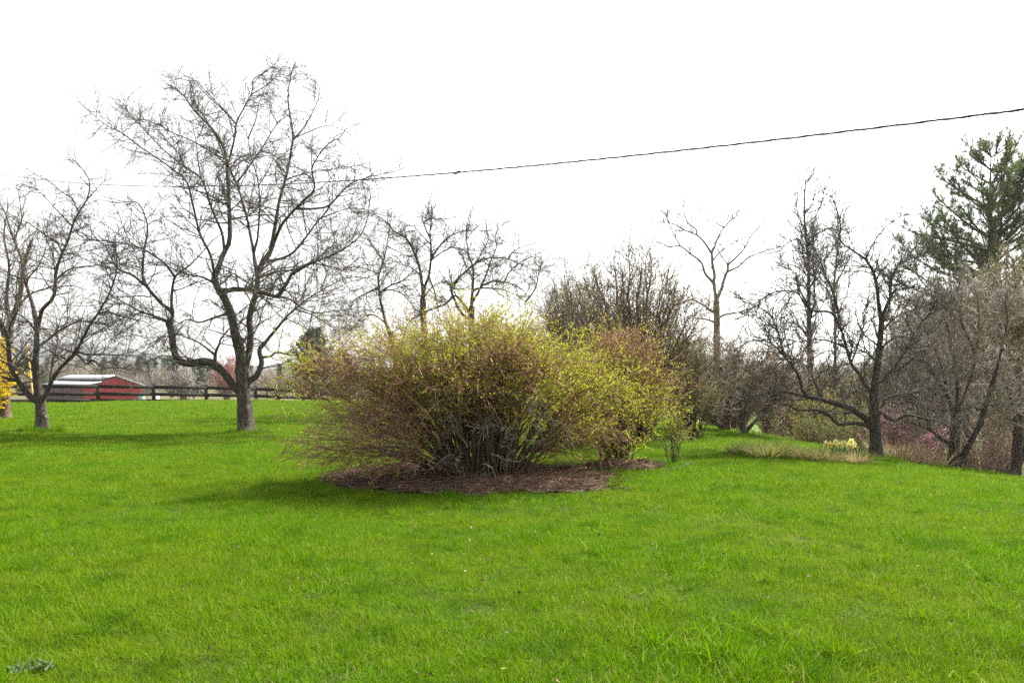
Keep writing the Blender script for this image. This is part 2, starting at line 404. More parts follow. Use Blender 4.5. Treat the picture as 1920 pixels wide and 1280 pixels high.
# ------------------------------------------------------------------ traced bare trees
def build_tree(name, label, d, limbs, seed, wood='bark_grey', twig='twig_grey', spread=.45, dens=(7.5, 10, 7), ln=(.5, 1.7, .22, .65, .08, .24),
               up=.06, rt=(.0115, .0066, .0045), buds=True, cat='tree', group=None, lod=1, bias=(0, 0, .1), tstart=.22, n_pts=26, extra=None, foot=.25, lscale=(1, 1, 1, .9), a1ang=(25, 75), rscale=.84):
    rng = np.random.default_rng(seed)
    K = len(limbs); px_m = d / F
    base = at(limbs[0]['p'][0][0], limbs[0]['p'][0][1], d); base[2] = ground(base[0], base[1])
    root = thing(name, label, cat, base, group)
    P3 = []; RR = []; PX = []
    for k, lb in enumerate(limbs):
        p = np.array(lb['p'], float)
        if k == 0:
            p = p.copy(); dd = np.zeros(len(p)); dd[1:] = lb.get('lean', 0) * np.arange(1, len(p)) / (len(p) - 1)
            start = None; n = n_pts + 10
        else:
            # attach to nearest earlier limb point (picture distance)
            best = None
            for q in range(k):
                e = np.hypot(PX[q][:, 0] - p[0, 0], PX[q][:, 1] - p[0, 1]) ; j = int(e.argmin())
                if best is None or e[j] < best[0]: best = (e[j], q, j)
            start = P3[best[1]][best[2]]; n = n_pts
            seg = np.hypot(*np.diff(p, axis=0).T); s = np.concatenate([[0], np.cumsum(seg)])
            sg = lb.get('dy', None)
            if sg is None: sg = spread * rng.uniform(.35, 1.0) * (1 if rng.random() < .5 else -1)
            dd = (start[1] - d) + sg * s * px_m * (1 - .35 * s / s[-1])
        w = np.array([at(a[0], a[1], d + e) for a, e in zip(p[:, :2], dd)])
        # keep the picture place of the limb at its own depth
        if start is not None: w[0] = start
        if k == 0: w[0, 2] = base[2] - foot
        c = curve(w, n)
        L = np.linalg.norm(np.diff(c, axis=0), axis=1).sum()
        if k > 0:
            jit = np.stack([snoise(c * 1 + 7 * k, 2.2), snoise(c + 31 * k, 2.0), snoise(c + 57 * k, 2.4)], 1) * .012 * min(2.2, d / 20)
            c[1:] += jit[1:] - jit[0]
        rs_ = .92 if k == 0 else (.88 if lb['r'][0] > 7 else rscale)
        r0, r1 = lb['r'][0] * px_m * rs_, lb['r'][1] * px_m * rs_
        tt = np.linspace(0, 1, n); r = r0 + (r1 - r0) * tt ** .85
        if k == 0:
            hgt = c[:, 2] - base[2]; r = r * (1 + .38 * np.exp(-np.maximum(hgt, 0) / .10) + .06 * np.exp(-np.maximum(hgt, 0) / .6))
        else:
            r = r * (1 + .25 * np.exp(-tt * L / .15))
        r = r * (1 + .05 * snoise(c * 3 + k, 1.5))
        P3.append(c); RR.append(r); PX.append(np.stack([CX + c[:, 0] / c[:, 1] * F, HY - (c[:, 2] - EYE) / c[:, 1] * F], 1))
    # twig levels
    allp = np.stack([curve(c, n_pts) for c in P3]); allr = np.stack([np.interp(np.linspace(0, 1, n_pts), np.linspace(0, 1, len(r)), r) for r in RR])
    LL = lens(allp); rid = np.arange(K)
    # the limb's own tip goes on as a fine shoot
    c1 = npois(rng, LL * dens[0] * np.array([lb.get('f', 1.0 if lb['r'][0] > 2.1 else .6) for lb in limbs])); c1[0] = npois(rng, LL[0] * limbs[0].get('f', .3) * dens[0])
    P, D, L, r, rt1 = spawn(rng, allp, allr, c1, tstart, 1.0, a1ang[0], a1ang[1], ln[0], ln[1], .3, .45, bias, rid)
    # shoots at tips
    P = np.concatenate([P, allp[1:, -1]]); D = np.concatenate([D, unit(allp[1:, -1] - allp[1:, -3])]); L = np.concatenate([L, rng.uniform(.4, 1.0, K - 1) * ln[1] * .5])
    rt1 = np.concatenate([rt1, rid[1:]]); r = np.concatenate([r, allr[1:, -1] * 1.6])
    htop = max(c[:, 2].max() for c in P3) - base[2]
    L = L * np.interp((P[:, 2] - base[2]) / htop, [.15, .45, .75, 1], lscale)
    a1 = grow(rng, P, D, L, 7, .17, up * rng.normal(1, 1.3, len(P)))
    r0 = np.clip(r, rt[1] * 1.2, rt[0] * 2.2)
    q1 = r0[:, None] * np.linspace(1, .0, 8)[None, :] ** .7 * .75 + rt[1] * .55
    kp = a1[:, -1, 2] - base[2] > .14 * htop; a1, q1, rt1 = a1[kp], q1[kp], rt1[kp]
    P, D, L, r, rt2 = spawn(rng, a1, q1, npois(rng, lens(a1) * dens[1]), .08, 1.0, 25, 75, ln[2], ln[3], .3, .6, (0, 0, .06), rt1)
    a2 = grow(rng, P, D, L, 3, .22, up)
    q2 = np.clip(r, rt[2], rt[1])[:, None] * np.linspace(1.1, .6, 4)[None, :]
    P, D, L, r, rt3 = spawn(rng, a2, q2, npois(rng, lens(a2) * dens[2]), .1, 1.0, 30, 80, ln[4], ln[5], .2, .8, (0, 0, .1), rt2)
    a3 = grow(rng, P, D, L, 1, .25, up)
    q3 = np.full((len(P), 2), rt[2] * 1.25)
    for k in range(K):
        nm = 'trunk' if k == 0 else 'limb'
        V, Q = tubes(P3[k][None], RR[k][None], 24 if k == 0 else 8, ref=(0, 1, 0), rng=rng, rough=.035 if k == 0 else .02)
        if k == 0:
            dv = V - base; hh_ = np.maximum(dv[:, 2], 0); an = np.arctan2(dv[:, 1], dv[:, 0]); ph = seed * 1.7
            fl_ = np.exp(-hh_ / .13) * (.30 * np.maximum(0, np.sin(3 * an + ph)) + .22 * np.maximum(0, np.sin(5 * an + 2 * ph))) + .05 * np.sin(4 * an + ph + 1.5 * hh_) + .03 * np.sin(9 * an - ph)
            cx_ = np.interp(dv[:, 2], P3[0][:, 2] - base[2], P3[0][:, 0] - base[0]); cy_ = np.interp(dv[:, 2], P3[0][:, 2] - base[2], P3[0][:, 1] - base[1])
            V = V + np.stack([(dv[:, 0] - cx_) * fl_, (dv[:, 1] - cy_) * fl_, 0 * fl_], 1)
        o = link(nm, mesh(nm, V - base, Q, smooth=True, mats=[M[wood]]), root)
        gm = Geo()
        for pts, rad, root_id, sd in ((a1, q1, rt1, 4), (a2, q2, rt2, 3), (a3, q3, rt3, 3)):
            s = root_id == k
            if s.any():
                gm.add(*spikes(pts[s], rad[s], sd))
        if gm.n:
            link('twigs', gm.mesh('twigs', M[twig], off=base), o, kind='stuff')
        if buds:
            s = rt3 == k
            if s.any():
                pp = np.concatenate([a3[s][:, -1], a2[rt2 == k][:, -1]]); pp = pp[rng.random(len(pp)) < (buds if buds is not True else .7)]
                if len(pp):
                    V, Q, tt = flakes(rng, pp, (.03 if d < 30 else .05), .6)
                    link('buds', mesh('buds', V - base, Q, tint=tt, mats=[M['bud']]), o, kind='stuff')
    return root

def Lm(r0, r1, *p, **k): return dict(p=p, r=(r0, r1), **k)

big = [
 Lm(17, 12, (463, 808), (460, 780), (458, 745), (455, 715), (452, 690), f=.1),
 Lm(12.5, 7, (453, 699), (451, 659), (443, 629), (434, 592), (422, 562), (407, 537), (401, 518), dy=-.15, f=.7),
 Lm(6.5, 1.2, (402, 522), (413, 495), (414, 489), (425, 464), (430, 454), (431, 411), (428, 352), (424, 300), (416, 271), (393, 239), (364, 207), (341, 177), (322, 163), dy=.12),
 Lm(2.6, .7, (428, 308), (438, 265), (443, 230), (454, 207), (472, 175), (475, 151), (500, 135), (519, 119), dy=-.4),
 Lm(1.6, .6, (443, 230), (425, 210), (405, 190), (375, 160), (357, 146), dy=.4),
 Lm(3.4, .6, (404, 530), (396, 480), (376, 440), (361, 382), (350, 341), (317, 312), (277, 285), (233, 253), (198, 233), (165, 208), dy=-.35),
 Lm(3.4, .6, (420, 475), (414, 434), (393, 382), (376, 335), (341, 309), (306, 280), (271, 245), (247, 215), (218, 192), dy=.35),
 Lm(1.7, .5, (376, 335), (371, 300), (367, 271), (362, 240), dy=.1),
 Lm(1.9, .5, (416, 294), (367, 268), (323, 247), (277, 226), (246, 222), dy=-.5),
 Lm(1.6, .5, (341, 309), (336, 288), (312, 262), (285, 235), (262, 224), dy=.4),
 Lm(9, 5, (462, 700), (465, 660), (468, 625), (466, 600), (472, 570), (480, 545), (483, 505), dy=.35, f=.6),
 Lm(5.5, 1.0, (483, 505), (504, 477), (513, 440), (524, 376), (539, 317), (548, 271), (548, 242), (540, 189), (545, 148), (551, 125), dy=.2),
 Lm(2.0, .5, (548, 268), (568, 242), (586, 212), (597, 186), (599, 166), (589, 148), dy=-.4),
 Lm(1.5, .5, (548, 255), (585, 245), (615, 237), (645, 246), dy=.4),
 Lm(4.2, .9, (482, 520), (476, 470), (469, 434), (460, 396), (446, 352), (425, 303), (405, 255), (385, 222), (367, 195), (362, 165), dy=.45),
 Lm(2.3, .6, (446, 345), (475, 300), (500, 262), (521, 230), (545, 215), (580, 207), dy=-.3),
 Lm(3.0, .6, (478, 480), (484, 440), (487, 380), (485, 345), (472, 300), (464, 258), (452, 235), dy=.3),
 Lm(4.6, .8, (500, 480), (520, 440), (533, 414), (568, 376), (589, 354), (586, 315), (612, 274), (635, 259), dy=-.45),
 Lm(3.0, .7, (560, 396), (590, 390), (618, 382), (653, 347), (685, 333), (720, 326), dy=.25),
 Lm(3.6, .7, (505, 500), (540, 480), (565, 454), (603, 405), (641, 358), (680, 338), dy=.5),
 Lm(6.0, 3.2, (408, 548), (428, 545), (443, 541), (480, 544), (519, 556), (533, 540), (547, 513), f=.9, dy=-.5),
 Lm(3.4, .8, (547, 513), (587, 492), (635, 473), (675, 443), (690, 405), dy=-.1),
 Lm(2.4, .6, (519, 556), (544, 562), (570, 580), (600, 586), (640, 580), dy=-.4),
 Lm(3.4, .7, (488, 520), (519, 508), (556, 504), (600, 480), (650, 455), dy=.5),
 Lm(7.5, 4.2, (460, 725), (470, 712), (482, 702), (490, 678), (486, 655), (497, 641), dy=.35, f=.4),
 Lm(3.6, .8, (497, 641), (526, 604), (550, 580), (587, 553), (635, 525), (660, 520), dy=.2),
 Lm(2.6, .6, (492, 668), (507, 668), (520, 660), (556, 667), (602, 668), (640, 660), dy=-.35),
 Lm(8.5, 7, (456, 738), (443, 730), (425, 708), (407, 687), (385, 678), (355, 681), (334, 673), (325, 653), (320, 623), (315, 604), dy=-.25, f=.25),
 Lm(4.6, .8, (318, 606), (324, 586), (300, 565), (270, 528), (268, 500), (270, 470), (276, 431), (271, 405), (256, 379), (222, 380), dy=.2),
 Lm(2.8, .6, (272, 530), (245, 515), (221, 504), (205, 480), (193, 458), (170, 450), dy=-.3),
 Lm(3.4, .6, (314, 602), (297, 595), (260, 583), (235, 570), (205, 575), dy=.4),
 Lm(3.8, .8, (318, 590), (321, 556), (327, 519), (355, 498), (379, 473), (395, 455), dy=-.4),
 Lm(2.6, .6, (327, 519), (306, 492), (267, 467), (221, 455), (160, 446), (140, 428), dy=.3),
 Lm(4.0, 1.5, (402, 684), (404, 660), (410, 645), (413, 635), (425, 620), dy=-.3),
 Lm(2.4, .6, (404, 665), (373, 641), (350, 632), (325, 626), (290, 640), dy=.4),
 Lm(3.0, .6, (432, 590), (405, 595), (375, 605), (350, 600), (318, 620), dy=-.6),
 Lm(2.6, .6, (405, 535), (380, 520), (350, 515), (318, 500), (290, 495), dy=-.5),
 Lm(1.8, .5, (536, 338), (560, 330), (586, 323), (626, 317), (672, 311), dy=.2),
 Lm(1.3, .4, (521, 230), (508, 208), (505, 190), (508, 168), dy=.2),
 Lm(1.5, .4, (486, 344), (500, 325), (513, 294), (520, 280), dy=-.3),
 Lm(1.7, .4, (466, 256), (478, 230), (487, 189), (507, 148), dy=.2),
 Lm(1.3, .4, (586, 317), (584, 280), (580, 250), dy=.3),
 Lm(1.3, .4, (472, 175), (501, 160), (519, 142), (540, 118), dy=.2),
 Lm(1.5, .4, (443, 230), (399, 189), (364, 157), (330, 144), dy=.3),
 Lm(1.6, .4, (603, 405), (625, 400), (660, 390), (700, 395), dy=-.3),
 Lm(1.6, .4, (587, 492), (620, 500), (660, 505), (700, 490), dy=.3),
 Lm(1.8, .4, (550, 580), (585, 590), (620, 610), (655, 615), dy=-.3),
]
build_tree('apple_tree', 'tallest bare old apple tree with elbowed low limb on the left lawn', 21.8, big, 11, twig='twig_grey', dens=(8.0, 8, 6.5), ln=(.6, 1.8, .25, .75, .08, .26), up=0.01, lscale=(1.35, 1.3, .72, .45), a1ang=(30, 80), bias=(0, 0, .0))

left = [
 Lm(13, 10, (79, 808), (78, 785), (76, 764), (75, 748), f=.1),
 Lm(7, 3, (75, 757), (53, 740), (32, 712), (19, 687), (16, 655), (15, 624), (4, 612), (-22, 588), dy=-.2),
 Lm(3, .8, (15, 636), (21, 605), (34, 582), (30, 545), (36, 500), dy=.3),
 Lm(8.5, 5, (73, 745), (66, 698), (67, 655), (68, 613), dy=.1, f=.7),
 Lm(5, .9, (68, 613), (63, 577), (56, 554), (47, 525), (41, 485), (29, 456), (18, 423), (12, 401), (0, 380), (-15, 350), dy=.25),
 Lm(5, 1.0, (68, 618), (80, 577), (93, 567), (103, 545), (104, 515), (117, 472), (127, 452), (135, 427), (146, 400), (162, 374), (167, 349), (164, 331), (150, 310), dy=-.2),
 Lm(1.6, .5, (146, 400), (135, 374), (125, 366), (103, 351), (86, 339), (70, 330), dy=.4),
 Lm(1.6, .5, (135, 427), (101, 390), (78, 362), (66, 350), dy=-.4),
 Lm(2.0, .5, (117, 472), (108, 458), (86, 441), (66, 425), (35, 409), (20, 402), dy=.4),
 Lm(1.5, .5, (162, 374), (176, 360), (195, 340), dy=.2),
 Lm(5.5, .8, (79, 757), (91, 729), (99, 710), (114, 689), (135, 668), (152, 643), (167, 611), (181, 590), (190, 575), (206, 550), (219, 513), (221, 485), (217, 450), dy=-.25),
 Lm(3.2, .7, (92, 728), (97, 698), (101, 672), (110, 643), (110, 620), (118, 590), dy=.5),
 Lm(3.4, .8, (128, 675), (142, 664), (152, 672), (162, 683), (175, 676), (188, 687), (215, 690), dy=-.4),
 Lm(3.0, .6, (130, 671), (145, 660), (160, 664), (194, 665), (224, 665), (274, 668), dy=.3),
 Lm(3.0, .6, (67, 650), (85, 640), (110, 620), (140, 605), (170, 603), (205, 612), dy=-.45),
 Lm(2.6, .6, (68, 625), (50, 600), (25, 585), (-10, 575), dy=-.5),
 Lm(2.6, .6, (66, 690), (50, 670), (28, 650), (-5, 640), dy=.5),
 Lm(2.4, .6, (104, 520), (130, 505), (165, 498), (205, 495), dy=.4),
 Lm(2.2, .6, (47, 525), (70, 500), (85, 470), (88, 440), dy=-.3),
 Lm(2.4, .6, (181, 590), (205, 585), (235, 595), (262, 600), dy=.3),
]
build_tree('apple_tree', 'smaller bare apple tree with forked grey trunk beside the yellow shrub', 21.9, left, 12, twig='twig_grey', dens=(8, 7.5, 6.5), ln=(.6, 1.6, .25, .7, .08, .25), up=0.01, lscale=(1.3, 1.2, .75, .5), a1ang=(35, 85), bias=(0, 0, .0))

edge = [
 Lm(12, 9, (6, 784), (8, 740), (10, 690), (14, 640), f=.1),
 Lm(8, 3, (13, 650), (20, 610), (32, 575), (40, 540), (44, 500), (60, 450), dy=.3),
 Lm(7, 2, (12, 660), (2, 610), (-20, 560), (-40, 500), (-70, 450), dy=.2),
 Lm(5, 1, (20, 610), (12, 560), (16, 500), (8, 440), (14, 390), dy=-.2),
 Lm(4, 1, (12, 650), (-30, 630), (-80, 600), (-130, 590), dy=-.3),
 Lm(3, .8, (32, 575), (60, 550), (90, 540), (120, 520), dy=.4),
 Lm(3, .8, (44, 500), (30, 450), (40, 410), (36, 370), dy=-.2),
]
build_tree('fruit_tree', 'bare tree with thick trunk behind the yellow flowering shrub at the frame edge', 28.7, edge, 13, dens=(5, 7, 6), wood='bark_brown')

b1 = [
 Lm(7, 5.5, (746, 790), (745, 720), (740, 660), (733, 630), f=.2),
 Lm(5, .8, (733, 630), (721, 599), (713, 563), (709, 532), (711, 512), (719, 490), (723, 465), (729, 437), (733, 405), dy=.15),
 Lm(3, .6, (715, 545), (735, 532), (758, 522), (780, 502), (795, 490), dy=-.4),
 Lm(2.8, .6, (710, 542), (681, 553), (662, 565), (650, 595), (645, 625), dy=.4),
 Lm(2.6, .6, (713, 548), (731, 545), (752, 551), (772, 571), (784, 586), dy=.4),
 Lm(2.2, .6, (719, 490), (705, 470), (690, 450), (668, 440), dy=-.4),
 Lm(2.2, .6, (711, 515), (690, 505), (665, 500), (640, 510), dy=.5),
 Lm(2.0, .6, (723, 462), (745, 470), (765, 480), dy=.3),
 Lm(2.2, .6, (725, 607), (700, 590), (680, 595), (660, 620), dy=-.5),
]
build_tree('apple_tree', 'leaning bare orchard tree close right of the tallest tree, behind the big bush', 31, b1, 14, rscale=.68, wood='bark_grey', twig='twig_grey', dens=(8.5, 8, 6), ln=(.6, 1.7, .25, .7, .08, .25), rt=(.0125, .0075, .005), up=.01, a1ang=(30, 80), lscale=(1.2, 1.2, .9, .6))
b2 = [
 Lm(7.5, 6, (800, 790), (798, 720), (796, 650), (794, 600), (793, 560), f=.15),
 Lm(5, .8, (793, 560), (793, 542), (790, 518), (785, 494), (774, 465), (762, 447), (741, 435), (727, 418), (701, 402), (680, 398), dy=-.25),
 Lm(4.6, .7, (794, 548), (799, 532), (804, 518), (807, 492), (808, 461), (806, 431), (811, 400), (807, 372), dy=.15),
 Lm(3.2, .6, (808, 490), (817, 471), (831, 451), (853, 437), (880, 432), (908, 431), dy=.35),
 Lm(2.4, .6, (809, 490), (827, 473), (847, 465), (868, 468), (880, 480), dy=-.4),
 Lm(2.4, .6, (806, 445), (798, 430), (795, 418), (808, 410), (830, 412), dy=-.3),
 Lm(2.4, .6, (794, 560), (815, 535), (838, 530), (846, 540), dy=-.3),
 Lm(2.0, .6, (790, 515), (770, 500), (750, 495), (735, 485), dy=.4),
 Lm(2.0, .5, (808, 455), (790, 440), (775, 425), (760, 420), dy=.4),
 Lm(3.0, .8, (805, 520), (815, 545), (820, 573), (826, 600), dy=-.2),
]
build_tree('apple_tree', 'bare orchard tree with straight central leader above the middle of the big bush', 30, b2, 15, rscale=.68, wood='bark_grey', twig='twig_grey', dens=(8.5, 8, 6), ln=(.6, 1.7, .25, .7, .08, .25), rt=(.0125, .0075, .005), up=.01, a1ang=(30, 80), lscale=(1.2, 1.2, .9, .6))
b3 = [
 Lm(8, 6, (878, 790), (882, 720), (884, 650), (884, 600), (884, 575), f=.15),
 Lm(4.5, .7, (884, 575), (886, 532), (887, 502), (880, 481), (874, 451), (874, 436), (880, 405), dy=.2),
 Lm(4.4, .7, (884, 600), (868, 590), (857, 575), (852, 560), (846, 540), (855, 526), (874, 508), (896, 492), (924, 483), (951, 485), (975, 494), (1000, 505), dy=-.25),
 Lm(3.8, .7, (886, 570), (894, 553), (904, 530), (914, 506), (926, 477), (930, 461), (928, 440), (938, 425), dy=.35),
 Lm(3.0, .6, (902, 536), (924, 528), (945, 530), (965, 535), (985, 550), dy=-.4),
 Lm(4.2, 1, (884, 590), (855, 555), (839, 567), (815, 577), (786, 589), (766, 605), (757, 630), (752, 660), dy=-.6, f=.3),
 Lm(3.4, .6, (888, 545), (900, 540), (934, 540), (961, 549), (985, 565), dy=.45),
 Lm(2.2, .5, (945, 530), (955, 510), (975, 490), (1010, 475), dy=.3),
 Lm(2.0, .5, (896, 492), (905, 470), (915, 450), (912, 430), dy=.3),
 Lm(2.0, .5, (951, 485), (965, 470), (985, 462), dy=-.3),
 Lm(2.4, .6, (985, 565), (1005, 540), (1012, 505), (1022, 487), (1045, 483), dy=.2),
]
build_tree('apple_tree', 'wide bare orchard tree with arching limbs above the right half of the big bush', 29, b3, 16, rscale=.68, wood='bark_grey', twig='twig_grey', dens=(8.5, 8, 6), ln=(.6, 1.7, .25, .7, .08, .25), rt=(.0125, .0075, .005), up=.01, a1ang=(30, 80), lscale=(1.2, 1.2, .9, .6))

yt = [
 Lm(8, 6, (1347, 790), (1345, 720), (1344, 650), (1344, 600), (1343, 564), f=.1),
 Lm(4.2, 2.6, (1343, 566), (1338, 530), (1340, 515), (1335, 489), (1334, 474), dy=.1, f=.2),
 Lm(2.6, .8, (1334, 474), (1323, 458), (1308, 443), (1280, 430), (1261, 419), (1236, 418), dy=-.4, f=.7),
 Lm(1.8, .7, (1308, 443), (1305, 430), (1290, 417), (1282, 396), (1283, 372), dy=.3, f=.8),
 Lm(2.2, .7, (1335, 476), (1347, 448), (1357, 427), (1377, 409), (1396, 401), dy=.4, f=.8),
 Lm(1.4, .6, (1357, 427), (1344, 418), (1321, 410), (1312, 395), dy=-.3, f=.8),
 Lm(1.8, .6, (1336, 488), (1347, 476), (1362, 463), (1375, 453), dy=-.4, f=.8),
 Lm(3.4, .9, (1339, 530), (1323, 515), (1316, 494), (1295, 476), (1274, 463), (1256, 463), (1238, 457), dy=-.2, f=.7),
 Lm(1.6, .6, (1274, 463), (1264, 440), (1258, 420), (1245, 400), dy=.3, f=.8),
 Lm(4.0, 2.5, (1343, 564), (1349, 551), (1359, 525), (1365, 507), (1365, 497), dy=.2, f=.2),
 Lm(2.4, .7, (1365, 497), (1395, 466), (1408, 443), (1423, 426), dy=.3, f=.7),
 Lm(2.2, .7, (1364, 510), (1385, 499), (1401, 484), (1429, 472), (1455, 466), dy=-.3, f=.7),
 Lm(1.4, .6, (1365, 497), (1356, 484), (1349, 474), (1340, 460), dy=.3, f=.6),
 Lm(3.4, .8, (1342, 585), (1313, 569), (1292, 562), (1270, 570), dy=-.3),
 Lm(3.0, .8, (1343, 600), (1360, 590), (1385, 585), (1405, 580), dy=.4),
 Lm(3.0, .8, (1342, 605), (1320, 598), (1295, 596), dy=.4),
]
build_tree('walnut_tree', 'slim bare tree forking into open rounded crown against the white sky', 45, yt, 17, wood='bark_pale', twig='twig_grey', dens=(4.0, 6, 4),
           ln=(.5, 1.4, .25, .6, .1, .25), rt=(.022, .014, .010), buds=.4, up=.05)

pop = [
 Lm(8.5, 1.0, (1520, 800), (1519, 700), (1517, 617), (1516, 518), (1514, 464), (1509, 420), (1508, 380), (1511, 338), f=1.2, lean=.5),
 Lm(3.0, .8, (1517, 610), (1527, 560), (1525, 480), (1526, 420), (1540, 380), (1545, 355), dy=.2),
 Lm(3.2, .7, (1516, 575), (1508, 560), (1497, 540), (1492, 515), (1478, 500), dy=-.4),
 Lm(2.6, .7, (1515, 510), (1506, 480), (1502, 460), (1493, 448), (1473, 457), (1460, 470), dy=.3),
 Lm(2.4, .7, (1514, 465), (1530, 440), (1550, 430), (1572, 425), dy=-.3),
 Lm(2.4, .7, (1516, 540), (1535, 520), (1545, 490), (1560, 470), dy=.4),
 Lm(2.0, .6, (1510, 430), (1498, 410), (1495, 385), dy=.2),
 Lm(2.0, .6, (1509, 400), (1522, 385), (1528, 360), dy=.2),
 Lm(2.4, .6, (1517, 640), (1500, 615), (1480, 605), (1455, 610), dy=.4),
 Lm(2.2, .6, (1517, 600), (1535, 585), (1550, 560), dy=-.4),
]
build_tree('pear_tree', 'tall narrow bare tree with upright pointed crown left of the sloping apple tree', 30, pop, 18, wood='bark_dark', twig='twig_dark', dens=(8, 8, 6), up=.12, rt=(.014, .008, .005))
pop2 = [
 Lm(5, .8, (1567, 800), (1566, 700), (1566, 617), (1564, 540), (1570, 470), (1572, 420), (1568, 390), f=1.2),
 Lm(2, .6, (1566, 620), (1575, 580), (1590, 540), (1592, 500), dy=.3),
 Lm(2, .6, (1565, 580), (1550, 540), (1545, 500), dy=-.3),
 Lm(2, .6, (1566, 530), (1585, 500), (1600, 470), dy=.3),
]
build_tree('pear_tree', 'thin straight bare tree standing between the narrow tree and the sloping apple tree', 33, pop2, 19, wood='bark_dark', twig='twig_dark', dens=(8, 8, 6), up=.12, rt=(.014, .008, .005))

ra = [
 Lm(13, 9, (1643, 862), (1642, 830), (1641, 800), (1639, 772), (1639, 744), f=.1),
 Lm(8.5, 5.5, (1639, 748), (1642, 706), (1646, 669), (1650, 630), (1652, 595), dy=.1, f=.6),
 Lm(4.8, 1.0, (1652, 598), (1648, 573), (1645, 542), (1639, 516), (1622, 488), (1598, 470), (1576, 451), (1576, 424), (1570, 398), dy=-.3),
 Lm(1.8, .5, (1620, 486), (1637, 459), (1660, 425), (1690, 405), (1712, 403), dy=.3, f=.5),
 Lm(4.2, .8, (1652, 597), (1668, 560), (1671, 529), (1679, 503), (1696, 490), (1725, 482), dy=.3),
 Lm(3.2, .7, (1653, 600), (1672, 553), (1690, 542), (1720, 538), (1745, 545), dy=-.3),
 Lm(3.0, .7, (1651, 622), (1660, 615), (1674, 599), (1696, 586), (1730, 575), dy=.5),
 Lm(4.0, .8, (1643, 712), (1652, 716), (1669, 696), (1695, 660), (1721, 612), (1750, 586), (1775, 575), dy=.3),
 Lm(8.0, 4.6, (1641, 812), (1634, 798), (1619, 781), (1596, 768), (1568, 757), (1540, 749), (1514, 744), dy=-.2, f=.3),
 Lm(4.6, .8, (1514, 744), (1504, 730), (1500, 712), (1490, 690), (1470, 665), (1450, 645), (1420, 630), dy=-.2),
 Lm(3.2, .8, (1514, 744), (1490, 738), (1465, 735), (1427, 740), (1395, 748), (1370, 765), dy=.2),
 Lm(4.8, 1.0, (1640, 806), (1626, 798), (1606, 794), (1571, 795), (1563, 788), (1551, 777), (1529, 769), (1495, 768), (1480, 760), (1456, 757), (1427, 759), (1390, 766), dy=-.35, f=.35),
 Lm(5.0, 2.6, (1639, 748), (1625, 722), (1612, 700), (1597, 682), (1587, 650), (1576, 610), dy=.3),
 Lm(3.6, .8, (1576, 612), (1569, 573), (1561, 545), (1547, 518), (1541, 496), (1528, 470), (1515, 455), dy=.1),
 Lm(3.0, .7, (1578, 618), (1566, 594), (1554, 585), (1526, 583), (1508, 569), (1497, 551), (1473, 546), (1445, 551), (1416, 573), (1400, 590), dy=-.3),
 Lm(2.2, .6, (1597, 682), (1602, 665), (1611, 639), (1622, 595), (1628, 547), (1633, 520), dy=.3),
 Lm(4.4, .9, (1642, 772), (1652, 774), (1675, 788), (1701, 778), (1735, 785), (1764, 791), (1785, 809), (1800, 830), dy=-.4, f=.3),
 Lm(3.4, .7, (1641, 770), (1654, 760), (1660, 748), (1686, 739), (1707, 739), (1730, 760), (1745, 785), dy=.3, f=.6),
 Lm(2.8, .6, (1645, 680), (1630, 665), (1610, 655), (1585, 640), dy=-.4),
 Lm(2.6, .6, (1550, 752), (1535, 735), (1520, 700), (1505, 680), (1480, 670), dy=.4),
 Lm(2.4, .6, (1470, 668), (1450, 600), (1420, 575), (1395, 560), dy=.2),
 Lm(2.8, .6, (1647, 660), (1665, 640), (1690, 630), (1715, 640), dy=-.5),
 Lm(2.4, .6, (1587, 650), (1560, 640), (1535, 635), (1500, 640), (1470, 635), dy=-.4),
]
build_tree('apple_tree', 'low spreading bare apple tree with dark trunk beside the daffodils', 16.9, ra, 20, wood='bark_dark', twig='twig_dark', dens=(11, 11, 7), ln=(.4, 1.25, .2, .5, .07, .2))

mt = [
 Lm(7, 5, (1362, 803), (1364, 785), (1366, 765), (1370, 742), f=.2),
 Lm(6, 2, (1358, 806), (1345, 795), (1325, 775), (1308, 750), (1298, 720), (1290, 690), dy=-.1),
 Lm(4, 1.5, (1356, 802), (1343, 785), (1336, 760), (1328, 730), (1330, 695), dy=.3),
 Lm(3.5, .8, (1370, 745), (1385, 715), (1405, 690), (1430, 680), dy=.3),
 Lm(3.5, .8, (1369, 750), (1360, 715), (1352, 685), (1345, 655), dy=-.2),
 Lm(3, .8, (1370, 742), (1400, 735), (1430, 735), (1460, 745), dy=-.3),
 Lm(3, .8, (1308, 750), (1290, 735), (1275, 715), (1250, 700), dy=-.3),
 Lm(2.6, .8, (1369, 748), (1378, 700), (1376, 660), dy=.3),
 Lm(2.6, .8, (1328, 730), (1310, 700), (1305, 665), dy=.2),
]
build_tree('crabapple_tree', 'low bushy bare tree on several stems at the lawn crest behind the bushes', 23.5, mt, 21, wood='bark_brown', twig='twig_brown', dens=(17, 10, 7), ln=(.5, 1.3, .25, .55, .1, .22), rt=(.013, .008, .005))
